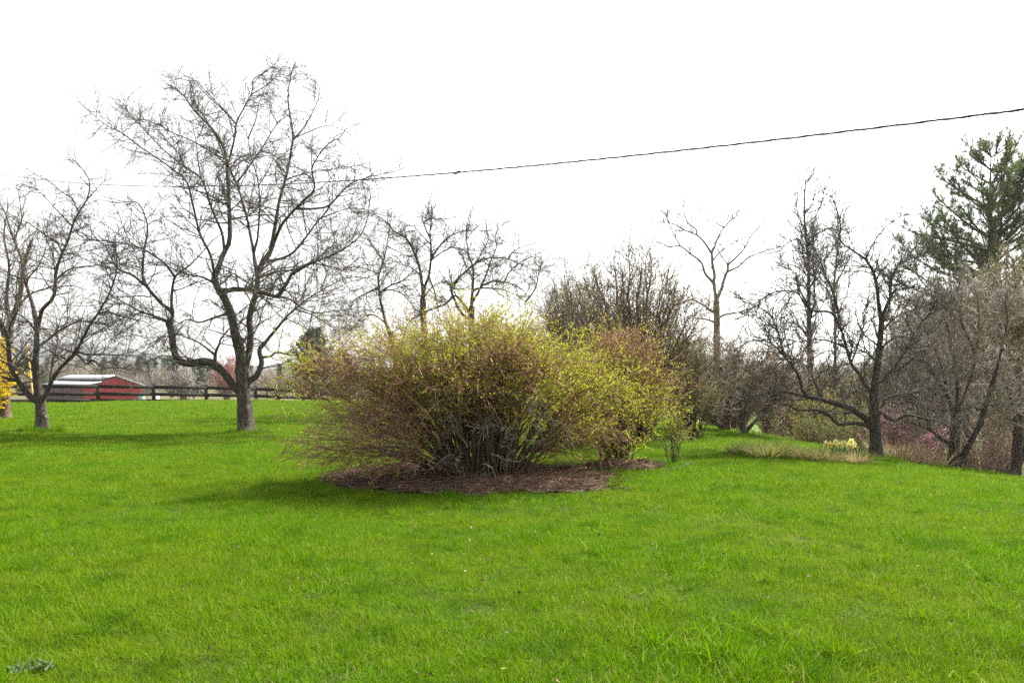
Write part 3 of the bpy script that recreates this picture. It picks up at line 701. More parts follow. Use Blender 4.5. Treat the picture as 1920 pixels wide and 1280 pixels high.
mt2 = [
 Lm(5, 4, (1397, 815), (1393, 795), (1389, 775), (1386, 755), f=.2),
 Lm(5, 2, (1396, 812), (1412, 795), (1430, 777), (1443, 758), (1452, 735), (1460, 705), dy=.2),
 Lm(3, 1, (1392, 795), (1398, 770), (1404, 745), (1410, 715), dy=.2),
 Lm(3, .8, (1387, 760), (1378, 730), (1380, 695), (1372, 665), dy=-.2),
 Lm(3, .8, (1386, 757), (1398, 720), (1415, 690), (1430, 665), dy=.3),
 Lm(2.4, .8, (1443, 758), (1470, 740), (1490, 715), dy=-.3),
 Lm(2.4, .8, (1452, 735), (1475, 705), (1490, 680), dy=.3),
 Lm(2.4, .8, (1404, 745), (1430, 720), (1450, 690), dy=.3),
]
build_tree('crabapple_tree', 'low bare tree with one stem leaning right under the long apple limb', 22, mt2, 22, wood='bark_grey', twig='twig_brown', dens=(17, 10, 7), ln=(.5, 1.3, .25, .55, .1, .22), rt=(.013, .008, .005))

rm = [
 Lm(12, 8, (1786, 880), (1788, 850), (1790, 815), (1791, 780), f=.1),
 Lm(8, 4, (1795, 884), (1806, 855), (1820, 830), (1838, 792), (1852, 750), (1866, 700), dy=-.2, f=.4),
 Lm(5, 1.2, (1787, 835), (1772, 826), (1745, 806), (1720, 795), (1695, 790), dy=-.3),
 Lm(5, 1.2, (1791, 790), (1775, 740), (1750, 700), (1720, 665), (1690, 640), dy=-.2),
 Lm(5, 1.2, (1791, 785), (1795, 720), (1785, 650), (1770, 590), (1755, 545), dy=.2),
 Lm(4, 1, (1792, 780), (1815, 720), (1830, 660), (1835, 600), (1830, 550), dy=.2),
 Lm(3.6, 1, (1790, 800), (1820, 775), (1860, 760), (1905, 765), dy=-.4),
 Lm(3.6, 1, (1791, 790), (1800, 770), (1830, 765), (1760, 770), (1720, 760), (1680, 745), dy=-.5),
 Lm(3, 1, (1775, 740), (1765, 690), (1735, 620), (1715, 570), dy=.4),
 Lm(3, 1, (1866, 700), (1880, 650), (1890, 600), (1885, 555), dy=-.2),
 Lm(3, 1, (1852, 750), (1885, 720), (1920, 700), dy=.3),
 Lm(3, 1, (1830, 660), (1805, 610), (1795, 560), (1800, 520), dy=-.3),
 Lm(3, 1, (1720, 665), (1690, 690), (1665, 700), dy=-.2),
 Lm(3, 1, (1790, 700), (1740, 710), (1700, 720), (1665, 730), dy=-.6),
]
build_tree('hawthorn_tree', 'dense grey twiggy tree on two leaning stems at the lawn edge', 19.2, rm, 23, wood='bark_dark', twig='twig_mist', dens=(17, 10, 7), ln=(.45, 1.2, .22, .5, .08, .2), rt=(.013, .008, .0055))
re_ = [
 Lm(10, 8, (1903, 896), (1906, 860), (1908, 820), (1908, 780), f=.1),
 Lm(7, 2, (1918, 897), (1920, 850), (1935, 800), (1945, 740), (1955, 660), dy=.1),
 Lm(5, 1.2, (1908, 785), (1890, 720), (1880, 650), (1862, 590), (1850, 530), dy=.2),
 Lm(5, 1.2, (1908, 780), (1915, 700), (1910, 620), (1905, 540), (1900, 490), dy=.3),
 Lm(4, 1.2, (1910, 770), (1940, 690), (1950, 610), (1955, 540), dy=-.2),
 Lm(4, 1, (1906, 800), (1875, 770), (1850, 755), (1830, 760), dy=-.3),
 Lm(3, 1, (1880, 650), (1900, 600), (1930, 560), dy=.2),
 Lm(3, 1, (1908, 790), (1930, 770), (1970, 760), dy=-.3),
 Lm(3, 1, (1895, 735), (1870, 700), (1845, 680), (1820, 670), dy=-.3),
]
build_tree('hawthorn_tree', 'twiggy budding tree cut by the frame below the pine', 21, re_, 24, wood='bark_dark', twig='twig_olive', dens=(17, 10, 7), ln=(.45, 1.2, .22, .5, .08, .2), rt=(.013, .008, .0055))
for o in [o for o in bpy.data.objects if o.name.startswith('buds')]:
    top = o.parent.parent
    if top.name.startswith('hawthorn_tree') and 'budding' in top['label']:
        o.data.materials[0] = M['olive_leaf']

# ------------------------------------------------------------------ shrubs: many stems from one foot
def build_shrub(name, label, base, discr, targets, seed, wood, twig, leaf=None, rs=.018, l1=(7, .4, .9), l2=(9, .2, .5), l3=None, leaves=(.02, 6, .55), up=.03,
                arch=.9, rt=(.007, .0038), cat='shrub', group=None, leaf_noise=None, tstart=.2, stem_parts=True, wob=.15, tintf=None, leaf_up=.3, l1ang=(15, 60)):
    rng = np.random.default_rng(seed)
    base = np.array([base[0], base[1], float(ground(base[0], base[1]))])
    root = thing(name, label, cat, base, group)
    n = len(targets)
    ang = np.arctan2(targets[:, 1], targets[:, 0]) + rng.normal(size=n) * .5
    rad = np.hypot(targets[:, 0], targets[:, 1]); rr = np.sqrt(rng.uniform(.02, 1, n)) * np.clip(.35 + rad / (rad.max() + 1e-6), 0, 1)
    P0 = np.stack([np.cos(ang) * rr * discr[0], np.sin(ang) * rr * discr[1], np.full(n, -.06)], 1)
    Tg = targets; C = P0 + (Tg - P0) * np.array([.38, .38, 0]); C[:, 2] = Tg[:, 2] * arch
    t = np.linspace(0, 1, 15)[None, :, None]
    S = (1 - t) ** 2 * P0[:, None] + 2 * t * (1 - t) * C[:, None] + t * t * Tg[:, None]
    jit = np.stack([snoise(S + 11, 2.1), snoise(S + 41, 2.3), snoise(S + 77, 1.9)], -1) * .06
    S = S + jit * t + np.cumsum(rng.normal(size=S.shape) * .012, 1)
    R = (rs * rng.uniform(.55, 1.25, n))[:, None] * (1 - .78 * np.linspace(0, 1, 15)[None, :] ** .8)
    P, D, L, r, _ = spawn(rng, S, R, npois(rng, lens(S) * l1[0]), tstart, 1, l1ang[0], l1ang[1], l1[1], l1[2], .25, .6, (0, 0, .1))
    P = np.concatenate([P, S[:, -1]]); D = np.concatenate([D, unit(S[:, -1] - S[:, -3])]); L = np.concatenate([L, rng.uniform(l1[1], l1[2], n) * .8]); r = np.concatenate([r, R[:, -1]])
    a1 = grow(rng, P, D, L, 5, wob, up * rng.normal(1, 1.5, len(P))); q1 = np.clip(r, rt[1], rt[0])[:, None] * np.linspace(1, .5, 6)[None]
    P, D, L, r, _ = spawn(rng, a1, q1, npois(rng, lens(a1) * l2[0]), .1, 1, 20, 65, l2[1], l2[2], .3, .7, (0, 0, .1))
    a2 = grow(rng, P, D, L, 2, wob * 1.2, up); q2 = np.full((len(P), 3), rt[1] * .9) * np.array([[1, .9, .6]])
    keep = a2[:, -1, 2] > .03; a2 = a2[keep]; q2 = q2[keep]
    off = np.zeros(3)
    if stem_parts:
        for k in range(n):
            V, Q = tubes(S[k][None], R[k][None], 6); link('stem', mesh('stem', V, Q, smooth=True, mats=[M[wood]]), root)
    else:
        V, Q = tubes(S, R, 5); link('stems', mesh('stems', V, Q, smooth=True, mats=[M[wood]]), root, kind='stuff')
    gm = Geo(); gm.add(*spikes(a1, q1, 3)); gm.add(*spikes(a2, q2, 3))
    link('twigs', gm.mesh('twigs', M[twig]), root, kind='stuff')
    if leaf:
        P, D, L, r, _ = spawn(rng, a2, q2, npois(rng, np.full(len(a2), leaves[1])), .1, 1, 30, 80, 1, 1)
        if leaf_noise is not None:
            keep = rng.random(len(P)) < leaf_noise(P + base, rng); P = P[keep]
        tt = rng.uniform(0, 1, len(P)) if tintf is None else np.clip(tintf(P) + rng.normal(size=len(P)) * .2, 0, 1)
        V, Q, tt = flakes(rng, P, leaves[0], leaves[2], tt, leaf_up)
        link('leaves', mesh('leaves', V, Q, tint=tt, mats=[M[leaf]]), root, kind='stuff')
    return root

def dome(rng, n, rx, ry, h, lowz=.35, flat=.6, pw=.5, cx=0., skew=None):
    phi = rng.uniform(0, 2 * math.pi, n); rho = rng.uniform(0, 1, n) ** pw
    z = h * (1 - flat * rho ** 2.2) * rng.uniform(.82, 1.03, n); z = np.maximum(z, lowz)
    f = rng.uniform(.75, 1, n)
    return np.stack([cx + rx * rho * np.cos(phi) * f, ry * rho * np.sin(phi) * f, z], 1)

# the great bush in the middle of the lawn
rng = np.random.default_rng(41)
BX, BY = at(915, 905, 11.75)[:2]
tg = dome(rng, 135, 2.82, 1.85, 2.22, .5, .42, .5, -.28)
tg = np.concatenate([tg, dome(rng, 70, .95, .6, 1.75, .8, .3, .6, .05)])
lob = snoise(unit(tg - np.array([0, 0, .6])) * 1.0 + 3.3, 1.9)[:, None]; tg = tg * (1 + np.array([.09, .09, .09]) * lob)
low = dome(rng, 110, 2.7, 1.75, 1.4, .28, .66, .32, -.22); low[:, 0] -= .25 * (low[:, 0] < 0)
low = low[(low[:, 0] < -1.0) | ((np.abs(low[:, 0]) > .9) & (low[:, 1] > -.2))]; low[:, 2] = np.where(low[:, 1] < -.3, np.maximum(low[:, 2], .55), low[:, 2]); tg = np.concatenate([tg, low])
fr = (tg[:, 1] < .2) & (np.abs(tg[:, 0] - .1) < 1.0); tg[fr, 2] = np.maximum(tg[fr, 2], 1.2 + .5 * rng.random(fr.sum()))
def bush_noise(P, r):
    right = sstep(-1.2, 1.8, P[:, 0] - BX); hi = sstep(.5, 2.0, P[:, 2])
    v = snoise(P, 1.1) * .55 + snoise(P + 9, 3.2) * .3
    return np.clip(.22 + .62 * right + .24 * hi + .9 * v, .04, 1)
bush = build_shrub('spirea_bush', 'huge rounded bush of purple brown twigs and yellow green leaves in mulch', (BX, BY), (.58, .42), tg, 42, 'bark_brown', 'twig_plum', 'bush_leaf',
            rs=.018, l1=(6.0, .35, 1.0), l2=(8.5, .15, .45), leaves=(.027, 11, .6), up=-.03, leaf_noise=bush_noise, wob=.14, rt=(.006, .0038), tstart=.34)
# bleached dead wood caught in its front
rng = np.random.default_rng(43)
spots = [(850, 850), (862, 810), (880, 840), (905, 830), (930, 800), (985, 775), (1000, 790), (1020, 760), (1010, 745), (870, 780), (845, 830), (990, 820), (1035, 790), (900, 870), (925, 860), (868, 868), (1000, 760), (975, 800), (880, 800), (1030, 770)]
for (px, py) in spots:
    p = at(px + rng.normal() * 6, py + rng.normal() * 6, BY - rng.uniform(.55, 1.0))
    a = grow(rng, p[None], np.array([[rng.normal(), rng.normal() * .6, rng.uniform(-.5, .9)]]), np.array([rng.uniform(.35, .75)]), 9, .38, 0.0)
    q = rng.uniform(.0055, .010) * np.linspace(1, .4, 10)[None]
    gm = Geo(); V, Q = tubes(a, q, 6); gm.add(V, Q)
    P, D, L, r, _ = spawn(rng, a, q, [7], .1, 1, 35, 85, .12, .4)
    c = grow(rng, P, D, L, 5, .35, -.03); V, Q = tubes(c, np.full((len(P), 6), .0036), 4); gm.add(V, Q)
    P, D, L, r, _ = spawn(rng, c, np.full((len(P), 6), .004), npois(rng, np.full(len(P), 3)), .1, 1, 35, 85, .06, .18)
    c = grow(rng, P, D, L, 3, .3, 0); V, Q = tubes(c, np.full((len(P), 4), .0026), 3); gm.add(V, Q)
    link('dead_branch', gm.mesh('dead_branch', M['dead_wood'], True, np.array([BX, BY, float(ground(BX, BY))])), bush)

rng = np.random.default_rng(44)
SX, SY = at(1156, 866, 13.6)[:2]
tg = dome(rng, 75, 1.2, 1.0, 2.05, .5, .5, .5, .0)
def bush2_noise(P, r): return np.clip(.48 + .6 * snoise(P, 1.5), .08, 1)
build_shrub('spirea_bush', 'smaller yellow green bush on a dark stem clump right of the huge bush', (SX, SY), (.24, .2), tg, 45, 'bark_brown', 'twig_plum', 'bush_leaf',
            rs=.015, l1=(10, .3, .75), l2=(11, .15, .4), leaves=(.026, 9, .6), up=0, leaf_noise=bush2_noise, tstart=.4)
rng = np.random.default_rng(46)
QX, QY = at(1262, 858, 14.2)[:2]
build_shrub('spirea_bush', 'low sparse sapling bush at the right end of the mulch', (QX, QY), (.06, .06), dome(rng, 16, .42, .4, .85, .2, .5), 47, 'bark_dark', 'twig_olive', 'bush_leaf',
            rs=.007, l1=(10, .15, .4), l2=(10, .1, .25), leaves=(.022, 4, .6), up=.02)

# upright olive shrub tree behind
rng = np.random.default_rng(48)
UX, UY = at(1192, 800, 18.5)[:2]
tg = dome(rng, 105, 2.3, 1.7, 4.45, 1.5, .5, .5, -.15)
build_shrub('viburnum_shrub', 'tall olive brown shrub of dense upright shoots behind the yellow green bushes', (UX, UY), (.3, .3), tg, 49, 'bark_brown', 'twig_brown', 'olive_leaf',
            rs=.034, l1=(5.4, .4, 1.0), l2=(5.5, .2, .55), leaves=(.035, 2.6, .6), up=.035, arch=.55, rt=(.011, .006), cat='shrub', tstart=.35, l1ang=(20, 65), wob=.22)
rng = np.random.default_rng(50)
UX, UY = at(1292, 800, 20.5)[:2]
build_shrub('viburnum_shrub', 'rounded brown brush beside the several stemmed tree at the lawn crest', (UX, UY), (.3, .3), dome(rng, 60, 1.25, 1.2, 2.5, .5, .6, .5, -.1), 51, 'bark_brown', 'twig_olive', 'olive_leaf',
            rs=.02, l1=(7, .4, .9), l2=(9, .2, .5), leaves=(.03, 2.0, .6), up=.04, arch=.7, rt=(.009, .005))
rng = np.random.default_rng(52)
UX, UY = at(1085, 790, 23)[:2]
build_shrub('viburnum_shrub', 'brown twiggy shrub showing between the arching orchard tree and the olive shrub', (UX, UY), (.3, .3), dome(rng, 60, 1.7, 1.3, 4.5, 1.3, .42, .5, -.1), 53, 'bark_brown', 'twig_brown', 'olive_leaf',
            rs=.028, l1=(5, .5, 1.0), l2=(7, .2, .5), leaves=(.035, 1.8, .6), up=.08, arch=.6, rt=(.011, .006), tstart=.3)

# scrub below the lawn on the right
def scrub_at(px, py, d, rx, h, seed, label, twig='twig_brown', leaf='olive_leaf', nst=45, lv=1.2, name='scrub_bush', size=.04, tl=None, rs=.012, dens=(5, 6.5), ns=None, wood='bark_brown'):
    r = np.random.default_rng(seed); x, y = at(px, py, d)[:2]
    return build_shrub(name, label, (x, y), (rx * .25, rx * .25), dome(r, nst, rx, rx * .9, h, .25, .6), seed + 1, wood, twig, leaf, rs=rs,
                l1=(dens[0], .3, .8), l2=(dens[1], .15, .45), leaves=(size, lv, .6), up=.03, arch=.75, rt=(.010, .006), stem_parts=False, leaf_noise=ns)
scrub_at(1692, 850, 21.8, 1.0, 1.75, 60, 'magenta flowering redbud bush glimpsed behind the dark apple trunk', leaf='pink_petal', lv=3.5, size=.045, name='redbud_bush', ns=lambda P, r: np.clip(.7 + .6 * snoise(P, 1.4), 0, 1))
scrub_at(1532, 840, 27, 1.5, 2.5, 62, 'olive leafed brush left of the daffodils below the lawn', leaf='olive_leaf', lv=5, size=.06)
scrub_at(1585, 850, 25, 1.4, 2.1, 64, 'green leafed brush directly behind the daffodils', leaf='green_leaf', lv=3.5, size=.05, twig='twig_olive')
scrub_at(1440, 815, 29, 1.2, 1.0, 66, 'thin brown brush under the leaning stem at the crest', leaf='olive_leaf', lv=1.5)
scrub_at(1752, 880, 23.5, 1.0, 1.5, 68, 'brown brush left of the two leaning stems', leaf=None, twig='twig_brown')
scrub_at(1850, 895, 22.5, 1.5, 1.7, 70, 'brown brush between the leaning stems and the frame edge', leaf=None, twig='twig_brown')
scrub_at(1640, 850, 29, 1.6, 1.9, 72, 'brown brush with rusty buds behind the dark apple trunk', leaf='rust_petal', lv=1.5, size=.05)
scrub_at(1800, 870, 26, 2.2, 3.4, 74, 'tall grey brush filling the gap behind the two leaning stems', leaf=None, twig='twig_mist', nst=30)
scrub_at(1920, 880, 26, 2.4, 4.2, 76, 'tall olive budding brush at the right frame edge', leaf='olive_leaf', lv=2, twig='twig_olive', nst=35)
scrub_at(1700, 850, 30, 2.2, 3.6, 78, 'tall grey brush under the left boughs of the pine', leaf=None, twig='twig_mist', nst=35)
scrub_at(1560, 830, 38, 2.4, 3.2, 80, 'dull green brush in the hollow beyond the slope', leaf='green_leaf', lv=3, size=.08, twig='twig_olive')
#scrub_at(1450, 800, 44, 2.2, 4.0, 82, 'bare grey brush in the hollow below the slim forked tree', leaf=None, twig='twig_grey', nst=60)
PROTO = {}
def thicket_at(px, d, top_py, rx, seed, label, kind='mist', low=.3):
    x = (px - CX) / F * d; z = float(ground(x, d)); h = EYE + (HY - top_py) / F * d - z; key = (kind, low)
    if key not in PROTO:
        r = np.random.default_rng(seed); tw, lf, lv = {'mist': ('twig_mist', 'olive_leaf', .5), 'brown': ('twig_brown', 'olive_leaf', .4), 'olive': ('twig_olive', 'olive_leaf', 1.6)}[kind]
        o = build_shrub('thicket_tree', label, (x, d), (.3, .3), dome(r, 75, 2.2, 1.8, 6.0, 6.0 * low, .4), seed + 1, 'bark_dark', tw, lf, rs=.035,
                l1=(3.8, .5, 1.5), l2=(4.6, .25, .8), leaves=(.06, lv, .6), up=.05, arch=.65, rt=(.017, .0105), stem_parts=False, tstart=.3, cat='tree')
        PROTO[key] = o
    else:
        o = PROTO[key].copy(); col.objects.link(o); o['label'] = label; o.rotation_euler = (0, 0, seed * 1.7)
        for ch in PROTO[key].children:
            c = ch.copy(); col.objects.link(c); c.parent = o
    o.location = (x, d, z); o.scale = (rx / 2.2, rx / 2.2, h / 6.4); return o
thicket_at(1365, 36, 668, 2.0, 200, 'bare brown thicket tree left of the green field opening', 'brown', .7)
thicket_at(1462, 41, 672, 2.2, 202, 'bare brown thicket tree over the green field opening', 'brown', .7)
thicket_at(1540, 34, 688, 2.1, 204, 'olive budding thicket tree behind the long left apple limb', 'olive')
thicket_at(1595, 37, 680, 2.2, 206, 'grey thicket tree behind the middle of the sloping apple crown', 'mist')
thicket_at(1660, 35, 660, 2.2, 208, 'olive thicket tree straight behind the dark apple trunk', 'olive')
thicket_at(1725, 31, 560, 2.1, 210, 'tall pale grey thicket tree below the low left bough of the pine', 'mist')
thicket_at(1800, 33, 525, 2.4, 212, 'tall grey thicket tree in front of the pine trunk', 'mist')
thicket_at(1880, 32, 500, 2.4, 214, 'tall olive budding thicket tree right of the pine trunk', 'olive')
thicket_at(1955, 30, 520, 2.2, 216, 'olive budding thicket tree partly outside the right frame edge', 'olive')
# yellow forsythia at the left frame edge
scrub_at(-28, 790, 26.5, 1.15, 2.75, 84, 'bright yellow flowering forsythia shrub at the left frame edge', leaf='yellow_petal', lv=11, size=.065, name='forsythia_shrub', nst=40, dens=(6, 8))

# ------------------------------------------------------------------ evergreens
def build_pine(name, label, px, base_py, top_py, d, seed, spread, whorls, mat='needle', needle=.13, nden=15, crown0=.25, rise=.5, cat='tree'):
    rng = np.random.default_rng(seed)
    b = at(px, base_py, d); b[2] = ground(b[0], b[1]); top = at(px + 8, top_py, d)
    root = thing(name, label, cat, b)
    h = top[2] - b[2]
    tr = curve(np.array([[0, 0, -.3], [.05, 0, h * .4], [top[0] - b[0], .1, h]]), 24)
    R = np.linspace(h * .018, .02, 24); R[0] *= 1.3
    V, Q = tubes(tr[None], R[None], 10, ref=(0, 1, 0)); link('trunk', mesh('trunk', V, Q, smooth=True, mats=[M['bark_dark']]), root)
    zz = np.linspace(crown0, .985, whorls); Pn = []; dirn = []; tn = []
    for w, f in enumerate(zz):
        for kk in range(rng.integers(5, 8)):
            az = rng.uniform(0, 6.283); fr = (f - crown0) / (1 - crown0)
            Lb = spread * (np.interp(fr, [0, .12, .35, .7, 1], [.8, 1.0, .92, .66, .14])) * rng.uniform(.6, 1.12)
            p0 = np.array([np.interp(f * h, tr[:, 2], tr[:, 0]), 0, f * h])
            el = rise * (0.35 + .9 * fr) + rng.normal() * .1
            D = np.array([[math.cos(az) * math.cos(el), math.sin(az) * math.cos(el), math.sin(el)]])
            a = grow(rng, p0[None], D, np.array([Lb]), 10, .07, .05); q = (.012 + .016 * Lb) * np.linspace(1, .2, 11)[None]
            V, Q = tubes(a, q, 6); bo = link('bough', mesh('bough', V, Q, smooth=True, mats=[M['bark_dark']]), root)
            P, D2, L, r, _ = spawn(rng, a, q, [max(6, int(Lb * 7.5))], .22, 1, 25, 60, .25, .6 + .22 * Lb, .4, .5, (0, 0, .28))
            P = np.concatenate([P, a[:, -1]]); D2 = np.concatenate([D2, unit(a[:, -1] - a[:, -2])]); L = np.concatenate([L, [.5]])
            c = grow(rng, P, D2, L, 4, .14, .10); V, Q = tubes(c, np.linspace(.014, .007, 5)[None] * np.ones((len(P), 1)), 3)
            link('twigs', mesh('twigs', V, Q, mats=[M['bark_dark']]), bo, kind='stuff')
            # needles in fanned tufts along the outer part of each shoot
            tuft, dt, _, _, _ = spawn(rng, c, np.ones(c.shape[:2]), np.maximum(2, (L * 9.5).astype(int)), .3, 1.0, 5, 50, 1, 1)
            P3 = np.repeat(tuft, nden, 0); D3 = unit(np.repeat(dt, nden, 0) * .8 + rng.normal(size=(len(P3), 3)) * .75 + np.array([0, 0, .25]))
            sd = unit(np.cross(D3, rng.normal(size=D3.shape))); ln_ = (needle * rng.uniform(.7, 1.2, len(P3)))[:, None]
            V = np.stack([P3 - sd * .012, P3 + sd * .012, P3 + D3 * ln_ + sd * .005, P3 + D3 * ln_ - sd * .005], 1).reshape(-1, 3)
            tt = np.repeat(np.clip(np.repeat(rng.normal(.4, .18, len(tuft)), nden) + rng.normal(size=len(P3)) * .15, 0, 1), 4)
            link('needles', mesh('needles', V, np.arange(len(V)).reshape(-1, 4), tint=tt, mats=[M[mat]]), bo, kind='stuff')
    return root
build_pine('pine_tree', 'tall green pine with upswept boughs above the thicket', 1852, 830, 286, 42, 90, 6.0, 16, crown0=.36, needle=.21, nden=6, rise=.55)
build_pine('pine_tree', 'second dark pine cut off by the right frame edge', 1985, 850, 330, 50, 91, 4.4, 7, crown0=.42, needle=.2, nden=7)

def build_cedar(name, label, px, base_py, top_py, d, w, seed, mat='cedar', n=9000, size=.28):
    rng = np.random.default_rng(seed); b = at(px, base_py, d); b[2] = ground(b[0], b[1]); h = at(px, top_py, d)[2] - b[2]
    root = thing(name, label, 'tree', b)
    tr = np.array([[0, 0, -.3], [.05, 0, h * .5], [0, .05, h]]); V, Q = tubes(tr[None], np.array([[h * .025, h * .015, .02]]), 8, ref=(0, 1, 0))
    link('trunk', mesh('trunk', V, Q, smooth=True, mats=[M['bark_dark']]), root)
    nb = 110; f = rng.uniform(.06, .97, nb); az = rng.uniform(0, 6.28, nb); Lb = w * np.interp(f, [0, .25, .6, 1], [.85, 1, .78, .12]) * rng.uniform(.7, 1.12, nb)
    el = rng.uniform(.05, .6, nb)
    D = np.stack([np.cos(az) * np.cos(el), np.sin(az) * np.cos(el), np.sin(el)], 1)
    a = grow(rng, np.stack([0 * f, 0 * f, f * h], 1), D, Lb, 6, .08, .06)
    V, Q = tubes(a, (.012 * Lb + .02)[:, None] * np.linspace(1, .3, 7)[None], 4); link('boughs', mesh('boughs', V, Q, mats=[M['bark_dark']]), root, kind='stuff')
    P, D, L, r, _ = spawn(rng, a, np.ones(a.shape[:2]), np.full(nb, n // nb), .1, 1.05, 20, 70, .2, .55)
    P = P + D * L[:, None] * rng.random(len(P))[:, None]
    V, Q, tt = flakes(rng, P, size, .4, None, .5); link('crown', mesh('crown', V, Q, tint=tt, mats=[M[mat]]), root, kind='stuff')
build_cedar('cedar_tree', 'dark rounded evergreen beyond the fence, left of the huge bush', 588, 740, 616, 70, 2.7, 95)
build_cedar('cedar_tree', 'small dark evergreen at the fence end beside the huge bush', 640, 742, 660, 78, 2.2, 96)

# far single trees beyond the fence
def far_tree(name, label, px, base_py, top_py, d, w, seed, petal, twig, n=3500, size=.22, nst=26, lv=3):
    r = np.random.default_rng(seed); b = at(px, base_py, d); h = EYE + (HY - top_py) / F * d - float(ground(b[0], b[1]))
    build_shrub(name, label, b[:2], (.25, .25), dome(r, nst, w, w, h, h * .35, .5, .5), seed + 1, 'bark_brown', twig, petal, rs=.06, l1=(2.2, .8, 1.6), l2=(3, .5, 1.0),
                leaves=(size, lv, .7), up=.05, arch=.6, rt=(.03, .02), cat='tree', stem_parts=False, tstart=.3)
far_tree('cherry_tree', 'pale pinkish white blossoming tree behind the middle of the fence', 345, 750, 692, 88, 1.5, 100, 'white_petal', 'twig_grey', size=.12, lv=2.6)
far_tree('maple_tree', 'reddish budding tree behind the fence beside the tallest trunk', 425, 750, 678, 115, 2.6, 102, 'rust_petal', 'twig_plum', size=.16, lv=5)
far_tree('maple_tree', 'grey brown bare tree far behind the barn roof', 122, 750, 664, 150, 4.2, 104, None, 'twig_mist', nst=40)
far_tree('maple_tree', 'pale bare tree behind the right end of the fence', 520, 750, 700, 120, 3.0, 106, 'olive_leaf', 'twig_mist', size=.14, lv=1.2)

# far woods as one mass: bare crowns of sticks and dark evergreens
rng = np.random.default_rng(110)
wcol = bpy.data.collections.new('wood_trees')
for k in range(9):                                   # unit-height trees: six bare, three evergreen
    if k < 6:
        n_ = 60; f = rng.uniform(.05, .6, n_); az = rng.uniform(0, 6.28, n_); el = rng.uniform(.3, 1.4, n_)
        P0 = np.concatenate([np.stack([0 * f, 0 * f, f * .8], 1), [[0, 0, -.03]]]); L0 = np.concatenate([.45 * rng.uniform(.5, 1.1, n_), [.95]])
        D0 = np.concatenate([np.stack([np.cos(az) * np.cos(el), np.sin(az) * np.cos(el), np.sin(el)], 1), [[0, 0, 1.]]])
        a = grow(rng, P0, D0, L0, 3, .2, .08); gm = Geo(); gm.add(*tubes(a, (.012 * L0 + .0018)[:, None] * np.array([[1, .8, .55, .3]]), 3))
        P, D, L, r, _ = spawn(rng, a, np.ones(a.shape[:2]), np.full(len(a), 12), .2, 1, 20, 65, .06, .17); c = grow(rng, P, D, L, 2, .2, .05)
        gm.add(*spikes(c, np.full((len(P), 3), .0032))); me = gm.mesh('wood_tree', M[('twig_mist', 'twig_mist', 'twig_brown', 'twig_grey', 'twig_mist', 'twig_brown')[k]])
    else:
        n_ = 420; f = rng.uniform(.08, 1, n_); rr = (1 - f) ** .8 * .2 * np.sqrt(rng.random(n_)) + .008; az = rng.uniform(0, 6.28, n_)
        V, Q, tt = flakes(rng, np.stack([rr * np.cos(az), rr * np.sin(az), f], 1), .10, .5, np.full(n_, rng.uniform(.2, .9)), .1); gm = Geo(); gm.add(V, Q, tint=tt)
        me = gm.mesh('wood_tree', M['cedar'])
    o = bpy.data.objects.new('wood_tree_%d' % k, me); wcol.objects.link(o)
WP = []; WS = []; WI = []
for d, px0, px1, n_, hh in ((150, -350, 660, 70, 6.5), (200, -350, 690, 90, 9), (260, -350, 760, 100, 12), (330, -400, 2300, 230, 13), (480, -400, 2400, 230, 14), (700, -400, 2400, 230, 15)):
    for _ in range(n_):
        dd = d * rng.uniform(.9, 1.12); px = rng.uniform(px0, px1); hgt = hh * rng.uniform(.7, 1.15)
        if -120 < px < 300 and dd < 150: continue
        x = (px - CX) / F * dd; z = float(ground(x, dd)); ever = rng.random() < (.34 if px < 330 else .16)
        hgt = min(hgt, (EYE - z) + dd * np.interp(px, [-400, 100, 300, 420, 700, 1300, 1900, 2400], [32, 32, 30, 18, 12, 14, 20, 22]) / F * rng.uniform(.75, 1.1))
        WP.append((x, dd, z)); WS.append((hgt * rng.uniform(.8, 1.3), hgt * rng.uniform(.8, 1.3), hgt)); WI.append(rng.integers(6, 9) if ever else rng.integers(0, 6))
WP = np.array(WP); fw = scatter('far_woods', wcol, WP, np.array(WS), np.array(WI), np.stack([np.zeros(len(WP)), np.zeros(len(WP)), rng.uniform(0, 6.28, len(WP))], 1))
tag(fw, 'grey brown bare woods with scattered evergreens along the far fields', 'woods')

